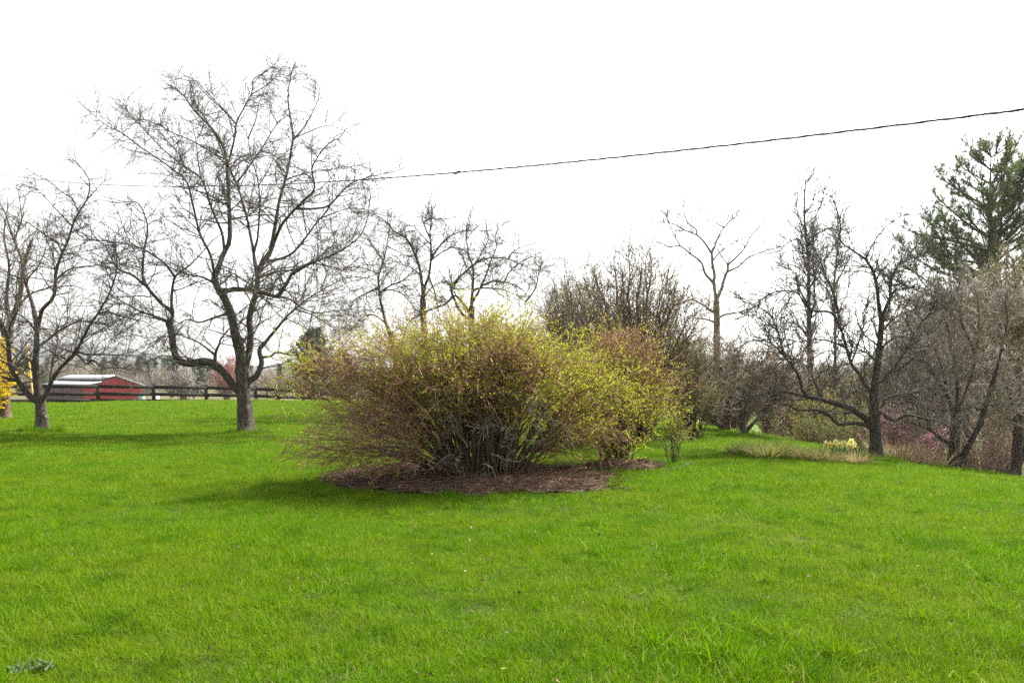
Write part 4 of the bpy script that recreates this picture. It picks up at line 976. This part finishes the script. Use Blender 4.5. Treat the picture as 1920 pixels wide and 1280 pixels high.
# ------------------------------------------------------------------ fence, barn, wire
M['fence'] = plain('fence', (.010, .008, .007), (.03, .024, .02), 3, .85, .4, (.3, .3, 4))
fx, fy, ax, ay = -23.8, 46.0, 2.59, 1.36
def fpost(i): return fx + ax * i, fy + ay * i
def ftop(i): return np.interp(i, [-4, 0, 1, 2, 3, 4, 5, 6], [1.16, 1.05, .99, .92, .82, .66, .5, .35])
x0, y0 = fpost(0)
fence = thing('board_fence', 'dark three rail board fence along the far left edge of the lawn', 'fence', (x0, y0, ftop(0) - 1.3))
fo = np.array([x0, y0, ftop(0) - 1.3])
pm = None; rz = math.atan2(ay, ax)
for i_ in range(-4, 6):
    x, y = fpost(i_); zt = ftop(i_); zb = min(float(ground(x, y)) - .2, zt - 1.2)
    gm = Geo(); gm.box((0, 0, (zt + zb) / 2 - fo[2]), (.095, .09, (zt - zb) / 2), rz)
    link('post', gm.mesh('post', M['fence']), fence, (x - fo[0], y - fo[1], 0))
    if i_ < 5:
        x2, y2 = fpost(i_ + 1); zt2 = ftop(i_ + 1)
        for kk, dz in enumerate((.19, .62, 1.0)):
            g0 = np.array([x, y, zt - dz]) - fo; g1 = np.array([x2, y2, zt2 - dz]) - fo
            dr = unit(g1 - g0); nn = np.array([math.sin(rz), -math.cos(rz), 0])
            g0 = g0 + nn * .113 + dr * .006; g1 = g1 + nn * .113 - dr * .006
            V = [c_ + nn * s * .02 + np.array([0, 0, u * .10]) for c_ in (g0, g1) for s in (-1, 1) for u in (-1, 1)]
            gm = Geo().add(V, [[0, 1, 3, 2], [4, 6, 7, 5], [0, 4, 5, 1], [2, 3, 7, 6], [0, 2, 6, 4], [1, 5, 7, 3]])
            link('rail', gm.mesh('rail', M['fence']), fence)

M['barn_red'] = plain('barn_red', (.24, .024, .028), (.31, .04, .04), 1.2, .6)
M['roof_white'] = plain('roof_white', (.30, .31, .33), (.44, .45, .47), .35, .5)
M['trim_white'] = plain('trim_white', (.7, .7, .7), (.78, .78, .78), 1)
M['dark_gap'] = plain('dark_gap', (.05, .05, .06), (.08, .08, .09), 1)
A = np.array([-57.6, 108.0]); th = math.radians(45); gdir = np.array([math.cos(th), math.sin(th)]); ldir = np.array([-math.sin(th), math.cos(th)])
W, Lb = 7.4, 19.0; ze = EYE + (HY - 723) / F * 108; zr = EYE + (HY - 707) / F * 111
zg = min(float(ground(*(A + gdir * W))), float(ground(*A)), float(ground(*(A + ldir * Lb)))) - .3
barn = thing('barn', 'long red metal barn with white roof beyond the board fence', 'barn', (A[0], A[1], zg))
def bp3(u, v, z): q = gdir * u + ldir * v; return np.array([q[0], q[1], z - zg])
def slab(pts, thick, name, mat):
    p = np.array(pts); nrm = unit(np.cross(p[1] - p[0], p[3] - p[0])); q = np.concatenate([p, p - nrm * thick])
    gm = Geo().add(q, [[0, 1, 2, 3], [7, 6, 5, 4], [0, 4, 5, 1], [1, 5, 6, 2], [2, 6, 7, 3], [3, 7, 4, 0]])
    return link(name, gm.mesh(name, mat), barn)
# gable wall facing us, with raised ribs
gm = Geo(); V = [bp3(0, 0, zg), bp3(W, 0, zg), bp3(W, 0, ze), bp3(W / 2, 0, zr), bp3(0, 0, ze)]
gm.add(V, [[0, 1, 2, 4]], [[4, 2, 3]])
for k in range(1, 20):
    u = W * k / 20; zt = ze + (zr - ze) * (1 - abs(u - W / 2) / (W / 2)); gm.add([bp3(u - .05, -.04, zg), bp3(u + .05, -.04, zg), bp3(u + .05, -.04, zt - .05), bp3(u - .05, -.04, zt - .05)], [[0, 1, 2, 3]])
link('gable_wall', gm.mesh('gable_wall', M['barn_red']), barn)
gm = Geo(); gm.add([bp3(0, 0, zg), bp3(0, Lb, zg), bp3(0, Lb, ze), bp3(0, 0, ze)], [[0, 1, 2, 3]])
for k in range(1, 44):
    v = Lb * k / 44; gm.add([bp3(-.04, v - .05, zg), bp3(-.04, v + .05, zg), bp3(-.04, v + .05, ze - .1), bp3(-.04, v - .05, ze - .1)], [[0, 1, 2, 3]])
link('side_wall', gm.mesh('side_wall', M['barn_red']), barn)
gm = Geo(); gm.add([bp3(W, 0, zg), bp3(W, Lb, zg), bp3(W, Lb, ze), bp3(W, 0, ze)], [[0, 1, 2, 3]]); link('side_wall', gm.mesh('side_wall', M['barn_red']), barn)
gm = Geo(); gm.add([bp3(0, Lb, zg), bp3(W, Lb, zg), bp3(W, Lb, ze), bp3(W / 2, Lb, zr), bp3(0, Lb, ze)], [[0, 1, 2, 4]], [[4, 2, 3]]); link('gable_wall', gm.mesh('gable_wall', M['barn_red']), barn)
o_ = .35; sl_ = (zr - ze) / (W / 2)
um = W * .26; zm = ze + sl_ * um
slab([bp3(um - .1, -o_, zm + .34), bp3(W / 2, -o_, zr + .30), bp3(W / 2, Lb + o_, zr + .30), bp3(um - .1, Lb + o_, zm + .34)], .12, 'roof', M['roof_white'])
slab([bp3(-o_, -o_, ze - sl_ * o_ + .12), bp3(um, -o_, zm + .03), bp3(um, Lb + o_, zm + .03), bp3(-o_, Lb + o_, ze - sl_ * o_ + .12)], .12, 'lower_roof', M['roof_white'])
slab([bp3(W / 2 + .01, -o_, zr + .30), bp3(W + o_, -o_, ze - sl_ * o_ + .12), bp3(W + o_, Lb + o_, ze - sl_ * o_ + .12), bp3(W / 2 + .01, Lb + o_, zr + .30)], .12, 'roof', M['roof_white'])
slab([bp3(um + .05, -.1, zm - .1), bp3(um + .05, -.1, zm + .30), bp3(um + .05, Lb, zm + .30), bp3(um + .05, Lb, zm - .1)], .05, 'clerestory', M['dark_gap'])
for k in range(5):      # flat dark panels, painted as the shade inside open bays of the long side
    v = 1.6 + k * 4.1; gm = Geo(); gm.add([bp3(-.06, v, zg), bp3(-.06, v + 2.8, zg), bp3(-.06, v + 2.8, zg + 2.6), bp3(-.06, v, zg + 2.6)], [[0, 1, 2, 3]]); link('bay_shade', gm.mesh('bay_shade', M['dark_gap']), barn)

# small equipment by the barn
M['teal'] = plain('teal', (.15, .42, .36), (.22, .5, .45), 2)
for (px, py, d, mt_, lab, w) in ((266, 745, 84, 'teal', 'small teal feed bin beyond the fence right of the barn', .3), (293, 747, 84, 'trim_white', 'small white feed bin beyond the fence near the second post', .3)):
    b_ = at(px, py, d); zb = float(ground(b_[0], d)); bn = thing('feed_bin', lab, 'bin', (b_[0], d, zb))
    hh = b_[2] + .3 - zb; gm = Geo(); u = np.arange(10) * .628
    prof = [(w * .8, 0), (w, .1), (w, hh * .85), (w * .85, hh * .88)]
    V = np.concatenate([np.stack([np.cos(u) * r_, np.sin(u) * r_, 0 * u + z_], 1) for r_, z_ in prof]); k = np.arange(10)
    gm.add(V, np.concatenate([np.stack([a_ * 10 + k, a_ * 10 + (k + 1) % 10, a_ * 10 + 10 + (k + 1) % 10, a_ * 10 + 10 + k], 1) for a_ in range(3)])); link('body', gm.mesh('body', M[mt_], True), bn)
    gm = Geo(); V = np.concatenate([np.stack([np.cos(u) * r_, np.sin(u) * r_, 0 * u + z_], 1) for r_, z_ in ((w * 1.05, hh * .88), (w * 1.05, hh * .93), (w * .4, hh), (.01, hh))])
    gm.add(V, np.concatenate([np.stack([a_ * 10 + k, a_ * 10 + (k + 1) % 10, a_ * 10 + 10 + (k + 1) % 10, a_ * 10 + 10 + k], 1) for a_ in range(3)])); link('lid', gm.mesh('lid', M[mt_], True), bn)

# twisted service wire, house side near, pole side far
M['cable'] = plain('cable', (.03, .032, .036), (.06, .062, .07), 8, .55)
M['neutral'] = plain('neutral', (.22, .24, .24), (.30, .32, .32), 8, .5, metal=.3)
pp = np.array([(1920, 203), (1700, 233), (1500, 258), (1200, 293), (1000, 311), (855, 323), (700, 333), (600, 342), (450, 349), (300, 350), (100, 339), (0, 326)], float)
k_ = (pp[:, 0] - CX) / F; s_ = (4.8 - 7.5 * k_) / (27.8 + 28.5 * k_); yy = 7.5 + 28.5 * s_; zz = EYE + (HY - pp[:, 1]) / F * yy
cf = np.polyfit(s_, zz, 3)
s = np.linspace(-.22, 1.35, 1100); ctr = np.stack([4.8 - 27.8 * s, 7.5 + 28.5 * s, np.polyval(cf, s)], 1)
wo_ = ctr[0].copy(); wire = thing('service_wire', 'twisted black overhead service wire crossing the sky', 'wire', wo_)
arc = np.concatenate([[0], np.cumsum(np.linalg.norm(np.diff(ctr, axis=0), axis=1))])
for kk, (mt_, r_, off_) in enumerate((('neutral', .0045, .005), ('cable', .007, .0072), ('cable', .007, .0072))):
    ph = arc / .42 * 2 * math.pi + kk * 2.094
    side = np.array([.716, .698, 0]); c = ctr - wo_ + off_ * (np.cos(ph)[:, None] * side + np.sin(ph)[:, None] * np.array([0, 0, 1.]))
    V, Q = tubes(c[None], np.full((1, len(s)), r_), 5, ref=(0, 0, 1)); link('bare_conductor' if kk == 0 else 'insulated_conductor', mesh('conductor', V, Q, smooth=True, mats=[M[mt_]]), wire)
j = int(np.argmin(np.abs(CX + ctr[:, 0] / ctr[:, 1] * F - 855)))
for sgn in (-1, 1):
    dr = unit(ctr[j + 1] - ctr[j]); a_ = ctr[j] - wo_ + dr * sgn * .045 + np.array([0, 0, .014 * -sgn])
    c = np.stack([a_ - dr * .055, a_ - dr * .04, a_ + dr * .04, a_ + dr * .055])
    V, Q = tubes(c[None], np.array([[.004, .013, .013, .004]]), 8, ref=(0, 0, 1)); link('splice', mesh('splice', V, Q, smooth=True, mats=[M['cable']]), wire)

# yellow guy guard
M['guard'] = plain('guard', (.80, .42, .06), (.85, .5, .10), 3, .5)
g0 = at(65, 768, 36); g0[2] = ground(g0[0], g0[1]) - .1; g1 = at(50, 642, 36.3)
gy_ = thing('guy_wire', 'slanting yellow plastic guard on a guy wire beside the small apple trunk', 'guy wire', g0)
dr = unit(g1 - g0); tt = np.array([.25, .3, .98, 1.0]) * np.linalg.norm(g1 - g0)
V, Q = tubes((dr * tt[:, None])[None], np.array([[.01, .036, .036, .015]]), 8, ref=(0, 1, 0)); link('guard', mesh('guard', V, Q, smooth=True, mats=[M['guard']]), gy_)
V, Q = tubes(np.stack([dr * 0, dr * 12])[None], np.full((1, 2), .006), 5, ref=(0, 1, 0)); link('cable', mesh('cable', V, Q, mats=[M['neutral']]), gy_)

# ------------------------------------------------------------------ mulch bed
MOUND = [(at(872, 893, 11.9)[:2] , 2.2, 1.5), (at(1160, 876, 13.3)[:2], .75, .5)]
def mulch_in(x, y):
    p = np.stack([x, y, 0 * x], -1); w = .16 * snoise(p, 1.2) + .10 * snoise(p, 3.5)
    v = np.full(np.shape(x), 9.)
    for c, rx, ry in MOUND:
        v = np.minimum(v, np.hypot((x - c[0]) / rx, (y - c[1]) / ry))
    return v + w                                   # < 1 inside
M['mulch'] = plain('mulch', (.04, .026, .019), (.13, .085, .06), 26, .95, .8, detail=8)
mx = np.linspace(-3.6, 4.2, 200); my = np.linspace(9.8, 15.2, 140); GX, GY = np.meshgrid(mx, my)
e = mulch_in(GX, GY); zz = ground(GX, GY) + .012 + .07 * sstep(1.05, .5, e) + .018 * snoise(np.stack([GX, GY, 0 * GX], -1), 7) * (e < 1)
i = (np.arange(139)[:, None] * 200 + np.arange(199)[None, :]).ravel(); ev = e.ravel()
i = i[(ev[i] < 1.0) & (ev[i + 1] < 1.0) & (ev[i + 200] < 1.0) & (ev[i + 201] < 1.0)]
used = np.unique(np.concatenate([i, i + 1, i + 200, i + 201])); mapi = np.full(200 * 140, -1); mapi[used] = np.arange(len(used))
Vm = np.stack([GX, GY, zz], -1).reshape(-1, 3)[used]
mb = link('mulch_bed', mesh('mulch_bed', Vm, mapi[np.stack([i, i + 1, i + 201, i + 200], 1)], smooth=True, mats=[M['mulch']]), kind='structure')
rng = np.random.default_rng(120)
n_ = 16000; x = rng.uniform(-3.6, 4.2, n_); y = rng.uniform(9.8, 15.2, n_); k = mulch_in(x, y) + rng.normal(size=n_) * .07 < 1.0; x = x[k]; y = y[k]
z = ground(x, y) + .02 + .07 * sstep(1.05, .5, mulch_in(x, y)) + rng.uniform(0, .03, len(x))
az = rng.normal(size=len(x)) * .8; D = np.stack([np.cos(az), np.sin(az) * .8, rng.normal(size=len(x)) * .14], 1); L = rng.uniform(.05, .3, len(x))
a = grow(rng, np.stack([x, y, z], 1), D, L, 2, .12, 0); V, Q, T3 = spikes(a, np.full((len(x), 3), .0046) * rng.uniform(.6, 1.5, (len(x), 1)), 3)
tt = np.clip(rng.beta(1.6, 2.2, len(x)), 0, 1); tt = np.concatenate([np.repeat(tt, 6), tt])
lt = link('litter', mesh('litter', V, Q, T3, tint=tt, mats=[M['litter']]), kind='stuff'); tag(lt, 'brown straw and twig litter covering the mulch under the bushes', 'litter')
# few pale sticks lying on or leaning in the mulch
for (px, py, d, dx, dz, L) in ((700, 880, 11.0, .35, -.75, .62), (960, 908, 10.9, 1, .06, .5), (1240, 884, 12.6, 1, .1, .6), (790, 925, 10.3, 1, .05, .7), (1300, 868, 13.6, .8, -.45, .9), (1090, 915, 10.8, 1, .1, .45)):
    p = at(px, py, d); p[2] = ground(p[0], p[1]) + .06; v = np.array([dx, .2, abs(dz)]) * (1 if dx > 0 else -1); v[0] *= (-1 if dz < 0 else 1)
    a = grow(rng, p[None] * 0, v[None], np.array([L]), 7, .12, 0); gm = Geo(); V, Q = tubes(a, .006 * np.linspace(1, .5, 8)[None], 5); gm.add(V, Q)
    P, D, L2, r, _ = spawn(rng, a, np.ones((1, 8)), [3], .3, .9, 30, 70, .08, .2); c = grow(rng, P, D, L2, 3, .2, 0); V, Q = tubes(c, np.full((3, 4), .004), 3); gm.add(V, Q)
    o = link('fallen_stick', gm.mesh('fallen_stick', M['dead_wood'], True), loc=p)
    tag(o, {700: 'pale stick leaning up from the mulch left of the stem clump', 960: 'pale stick lying in front of the dark stem clump', 1240: 'pale stick lying at the right end of the mulch',
            790: 'long pale stick on the front edge of the mulch left of the stems', 1300: 'pale stick poking out over the grass right of the sapling bush', 1090: 'short pale stick on the sunlit mulch right of the stems'}[px], 'stick')

# ------------------------------------------------------------------ grass tufts, daffodils, dry stalks
def blades(rng, P, L, D, w, droop, nseg=4):
    n_ = len(P); pts = np.empty((n_, nseg + 1, 3)); pts[:, 0] = P; d = unit(D); st = (L / nseg)[:, None]
    for k in range(nseg):
        d = unit(d + np.array([[0, 0, -1.]]) * droop[:, None] + rng.normal(size=(n_, 3)) * .05); pts[:, k + 1] = pts[:, k] + d * st
    sd = unit(np.cross(D, np.array([[0, 0, 1.]]) + rng.normal(size=(n_, 3)) * .3))
    wd = w[:, None] * np.array([1, .95, .8, .5, .08])[None, :nseg + 1] if nseg == 4 else w[:, None] * np.linspace(1, .1, nseg + 1)[None]
    V = np.stack([pts - sd[:, None] * wd[..., None] / 2, pts + sd[:, None] * wd[..., None] / 2], 2)
    b_ = np.arange(n_)[:, None] * (nseg + 1) * 2 + np.arange(nseg)[None] * 2
    return V.reshape(-1, 3), np.stack([b_, b_ + 1, b_ + 3, b_ + 2], -1).reshape(-1, 4), (nseg + 1) * 2

def tuft(name, label, px, py, d, r_, L0, L1, n_, seed, mat='tuft', tm=.5, droop=.17, group=None, cat='grass tuft'):
    rng = np.random.default_rng(seed); p = at(px, py, d); p[2] = ground(p[0], p[1])
    az = rng.uniform(0, 6.28, n_); rr = np.sqrt(rng.random(n_)) * r_; el = rng.uniform(1.05, 1.52, n_) - .45 * rr / r_
    P = np.stack([rr * np.cos(az), rr * np.sin(az) * .8, np.zeros(n_) - .01], 1)
    P[:, 2] += ground(P[:, 0] + p[0], P[:, 1] + p[1]) - p[2]
    D = np.stack([np.cos(az) * np.cos(el), np.sin(az) * np.cos(el), np.sin(el)], 1)
    V, Q, m_ = blades(rng, P, rng.uniform(L0, L1, n_), D, rng.uniform(.007, .013, n_), droop * rng.uniform(.3, 1.4, n_))
    V[:, 2] = np.maximum(V[:, 2], ground(V[:, 0] + p[0], V[:, 1] + p[1]) - p[2] + .005)
    tt = np.repeat(np.clip(rng.normal(tm, .25, n_), 0, 1), m_)
    o = link(name, mesh(name, V, Q, tint=tt, mats=[M[mat]]), loc=p); return tag(o, label, cat, group)
tuft('grass_tuft', 'left dense matted tuft of tan and green grass on the slope', 1437, 868, 15.2, .34, .28, .5, 700, 130, tm=.42)
tuft('grass_tuft', 'tan grass tuft with dark middle in front of the daffodils', 1530, 876, 14.9, .34, .22, .42, 650, 131, tm=.6)
tuft('grass_tuft', 'pale straw coloured tuft at the foot of the dark apple trunk', 1606, 874, 15.2, .2, .2, .4, 260, 132, tm=.9)
tuft('grass_tuft', 'flat straw coloured tuft between the two larger tufts', 1482, 868, 15.6, .22, .12, .24, 200, 133, tm=.6)
tuft('grass_tuft', 'greenish grass tuft left of the daffodil leaves', 1500, 850, 16.6, .4, .10, .2, 300, 134, tm=.08)
tuft('grass_tuft', 'loose green tuft at the left end of the tuft row', 1395, 858, 15.8, .3, .15, .32, 500, 135, tm=.2)
tuft('grass_tuft', 'yellow green tuft between the daffodils and the front tuft', 1570, 862, 15.8, .36, .08, .17, 300, 136, tm=.12)
for k, (px, py, d, r_, n_, lab) in enumerate(((1690, 860, 18.6, .5, 260, 'dry tan stalks standing right of the dark apple trunk'), (1735, 866, 18.9, .5, 260, 'dry tan stalks at the lawn edge left of the two leaning stems'),
                            (1668, 852, 19.2, .35, 120, 'sparse dry stalks right behind the dark apple trunk'))):
    tuft('dry_grass', lab, px, py, d, r_, .35, .75, n_, 140 + k, 'straw', .6, .05)

DAFF = [(1548, 836), (1556, 838), (1567, 834), (1575, 839), (1583, 837), (1591, 842), (1597, 833), (1601, 838), (1606, 843), (1593, 834)]
def petal_mesh(r0, r1, w, n_=6, lift=.3, rot=0.):
    V = []; Q = []
    for k in range(n_):
        a_ = rot + k * 6.2832 / n_; c, s_ = math.cos(a_), math.sin(a_); b0 = len(V)
        for (r_, ww, zz_) in ((r0, w * .35, 0), ((r0 + r1) * .5, w, lift * .5), (r1 * .85, w * .7, lift * .4), (r1, w * .06, lift * .2)):
            V += [(c * r_ - s_ * ww / 2, s_ * r_ + c * ww / 2, zz_), (c * r_ + s_ * ww / 2, s_ * r_ - c * ww / 2, zz_)]
        for q in range(3): Q.append([b0 + 2 * q, b0 + 2 * q + 1, b0 + 2 * q + 3, b0 + 2 * q + 2])
    return np.array(V), Q
rng = np.random.default_rng(150)
for k, (px, py) in enumerate(DAFF):
    d = 16.2 + rng.uniform(-.25, .25); h = at(px, py - 5, d); b_ = h.copy(); b_[0] += rng.normal() * .03; b_[2] = ground(b_[0], b_[1])
    df = thing('daffodil', 'yellow daffodil in the small clump on the slope', 'daffodil', b_, 'daffodils on the slope')
    top = h - b_; a_ = curve(np.array([[0, 0, 0], [top[0] * .3, 0, top[2] * .6], top]), 8)
    V, Q = tubes(a_[None], np.full((1, 8), .005), 5, ref=(0, 1, 0)); link('stem', mesh('stem', V, Q, smooth=True, tint=np.full(len(V), .6), mats=[M['daff_leaf']]), df)
    yaw = rng.uniform(-1.1, 1.1) - math.pi / 2; f_ = np.array([math.cos(yaw), math.sin(yaw), rng.uniform(-.15, .25)]); f_ /= np.linalg.norm(f_)
    u_ = unit(np.cross(f_, [0, 0, 1.])); w_ = np.cross(u_, f_); Rm = np.stack([u_, w_, f_], 1)
    V, Q = petal_mesh(.006, .08, .056, 6, .012, rng.uniform(0, 1)); fl = link('petals', mesh('petals', V @ Rm.T + top, Q, tint=np.full(len(V), rng.uniform(.2, 1)), mats=[M['daff_petal']]), df)
    u = np.arange(9) * 6.2832 / 9; V = np.concatenate([np.stack([np.cos(u) * r_, np.sin(u) * r_, 0 * u + z_], 1) for r_, z_ in ((.010, 0), (.018, .022), (.022, .042), (.029, .05))]) @ Rm.T + top
    kk = np.arange(9); Q = np.concatenate([np.stack([q * 9 + kk, q * 9 + (kk + 1) % 9, q * 9 + 9 + (kk + 1) % 9, q * 9 + 9 + kk], 1) for q in range(3)])
    link('trumpet', mesh('trumpet', V, Q, smooth=True, tint=np.full(len(V), .5), mats=[M['daff_cup']]), df)
    for q in range(14):
        az = rng.uniform(0, 6.28); el = rng.uniform(1.0, 1.45); P = np.array([[rng.normal() * .09, rng.normal() * .07, 0]]); D = np.array([[math.cos(az) * math.cos(el), math.sin(az) * math.cos(el), math.sin(el)]])
        V, Q, m_ = blades(rng, P, np.array([rng.uniform(.24, .38)]), D, np.array([.022]), np.array([.07])); link('leaf', mesh('leaf', V, Q, tint=np.full(len(V), rng.random()), mats=[M['daff_leaf']]), df)

# grey green weed rosette in the near left corner
rng = np.random.default_rng(160)
for k, (px, py, lab) in enumerate(((40, 1268, 'grey green weed rosette in the near left corner, the left one'), (88, 1262, 'grey green weed rosette in the near left corner, the right one'))):
    p = at(px, py, EYE * F / (py - HY)); p[2] = ground(p[0], p[1]) + .02; w_ = thing('weed', lab, 'weed', p)
    for q in range(34):
        az = rng.uniform(0, 6.28); el = rng.uniform(.25, 1.2); P = np.array([[rng.normal() * .02, rng.normal() * .02, 0]]); D = np.array([[math.cos(az) * math.cos(el), math.sin(az) * math.cos(el), math.sin(el)]])
        V, Q, m_ = blades(rng, P, np.array([rng.uniform(.03, .075)]), D, np.array([.014]), np.array([.2])); link('leaf', mesh('leaf', V, Q, tint=np.full(len(V), rng.random()), mats=[M['weed']]), w_)

rng = np.random.default_rng(165); n_ = 330
y = 3.8 + 14 * rng.random(n_) ** 1.3; x = rng.uniform(-.66, .66, n_) * y; P = np.stack([x, y, ground(x, y) + rng.uniform(.02, .05, n_)], 1)
V, Q, tt = flakes(rng, P, .034, .6, None, .1); fl = link('fallen_leaves', mesh('fallen_leaves', V, Q, tint=tt, mats=[M['litter']]), kind='stuff'); tag(fl, 'dry brown leaf bits scattered over the lawn', 'leaves')

# ------------------------------------------------------------------ lawn grass: real blades, patches instanced over the lawn
rng = np.random.default_rng(170)
gcol = bpy.data.collections.new('grass_patches')
def patch(k, size, n_, w, h0, h1, far=False, dead=.09):
    P = np.stack([rng.uniform(-.5, .5, n_) * size, rng.uniform(-.5, .5, n_) * size, np.full(n_, -.01)], 1)
    # tufty: pull blades towards a few centres
    cc = rng.uniform(-.5, .5, (7, 2)) * size; j = rng.integers(0, 7, n_); f = (rng.random(n_) < .45) * rng.uniform(.2, .7, n_)
    P[:, :2] += (cc[j] - P[:, :2]) * f[:, None]
    lean = rng.normal(size=2) * .25
    D = np.stack([rng.normal(size=n_) * .42 + lean[0], rng.normal(size=n_) * .42 + lean[1], np.ones(n_)], 1)
    L = rng.uniform(h0, h1, n_) * (1 + .5 * (f > 0)); lng = rng.random(n_) < .03; L = np.where(lng, L * 1.7, L)
    V, Q, m_ = blades(rng, P, L, D, rng.uniform(.7, 1.3, n_) * w, rng.uniform(.05, .45, n_), 3)
    tt = np.repeat(np.clip(rng.beta(2.2, 2.0, n_) * .9 + (rng.random(n_) < dead) * .5, 0, 1), m_)
    o = bpy.data.objects.new('grass_patch_%02d' % k, mesh('grass_patch', V, Q, tint=tt, mats=[M['grass']])); gcol.objects.link(o)
for k in range(6): patch(k, .36, 420, .0036, .021, .050)
for k in range(6, 10): patch(k, .9, 420, .010, .03, .07, True)
for k in range(10, 12): patch(k, .36, 260, .0042, .03, .07, False, .42)
for k in range(12, 14): patch(k, .15, 90, .0048, .06, .12, False, .03)
def lawn_pts(y0, y1, dens, idx0, idx1, s0, s1):
    xm = lambda y: .70 * y + 1.2
    c_ = dens ** -.5; x, y = np.meshgrid(np.arange(-xm(y1), xm(y1), c_), np.arange(y0, y1, c_))       # jittered grid: even cover
    x = (x + rng.uniform(-.5, .5, x.shape) * c_).ravel(); y = (y + rng.uniform(-.5, .5, y.shape) * c_).ravel()
    k = np.abs(x) < xm(y); x = x[k]; y = y[k]
    p = np.stack([x, y, 0 * x], -1)
    keep = (y < crest(x) + .6 + .5 * snoise(p, 1.5)) & (mulch_in(x, y) + rng.normal(size=len(x)) * .05 > 1.0)
    bare = snoise(p + 13, .75) + .5 * snoise(p, 2.5)
    spot = np.minimum(np.hypot((x - .82) / .30, (y - 5.72) / .10), np.hypot((x - 1.12) / .14, (y - 5.75) / .09)); dry = (bare + .3 * rng.normal(size=len(x)) > 1.7) | (spot < 1)
    x, y = x[keep], y[keep]; p = p[keep]; dry = dry[keep]
    s = rng.uniform(s0, s1, len(x)) * (1 + .22 * snoise(p + 3, 1.1) + .15 * snoise(p + 8, .3)); s = np.maximum(s, .9 * s0)
    return np.stack([x, y, ground(x, y)], 1), np.where(dry, s * .8, s), np.where(dry & (idx0 == 0), rng.integers(10, 12, len(x)), rng.integers(idx0, idx1, len(x))), rng.uniform(0, 6.28, len(x))
blk = [lawn_pts(2.6, 12, 2.2, 12, 14, .7, 1.3), lawn_pts(2.6, 9, 42, 0, 6, .8, 1.25), lawn_pts(9, 16, 26, 0, 6, .9, 1.4), lawn_pts(16, 26, 11, 6, 10, .6, .95), lawn_pts(26, 56, 4.5, 6, 10, .9, 1.3)]
for bx_, by_ in ((at(463, 808, 21.8)[0], 21.8), (at(79, 808, 21.9)[0], 21.9), (at(1643, 862, 16.9)[0], 16.9)):
    a_ = rng.uniform(0, 6.28, 70); r_ = rng.uniform(.25, .55, 70); x = bx_ + r_ * np.cos(a_); y = by_ + r_ * np.sin(a_)
    blk.append((np.stack([x, y, ground(x, y)], 1), rng.uniform(.9, 1.7, 70), rng.integers(12, 14, 70), rng.uniform(0, 6.28, 70)))
P = np.concatenate([b_[0] for b_ in blk]); S = np.concatenate([b_[1] for b_ in blk]); I = np.concatenate([b_[2] for b_ in blk]); Rz = np.concatenate([b_[3] for b_ in blk])
lg = scatter('lawn_grass', gcol, P, np.repeat(S[:, None], 3, 1), I, np.stack([rng.normal(size=len(P)) * .06, rng.normal(size=len(P)) * .06, Rz], 1))
tag(lg, 'short bright green grass of the lawn', 'grass')

# ------------------------------------------------------------------ air
HAZE = 0.0002
if HAZE:
    m, n, out = new_mat('haze'); pv = n.nodes.new('ShaderNodeVolumePrincipled'); pv.inputs['Color'].default_value = (.94, .965, 1.0, 1); pv.inputs['Density'].default_value = HAZE
    pv.inputs['Anisotropy'].default_value = .45
    n.links.new(pv.outputs[0], out.inputs['Volume'])
    gm = Geo(); gm.box((0, 860, 40), (2400, 960, 60)); hz = link('haze', gm.mesh('haze', m), kind='stuff'); tag(hz, 'thin bluish haze over the far woods and hills', 'haze')
print('objects', len(bpy.data.objects), 'tris', sum(len(o.data.loops) - 2 * len(o.data.polygons) for o in bpy.data.objects if o.type == 'MESH'))
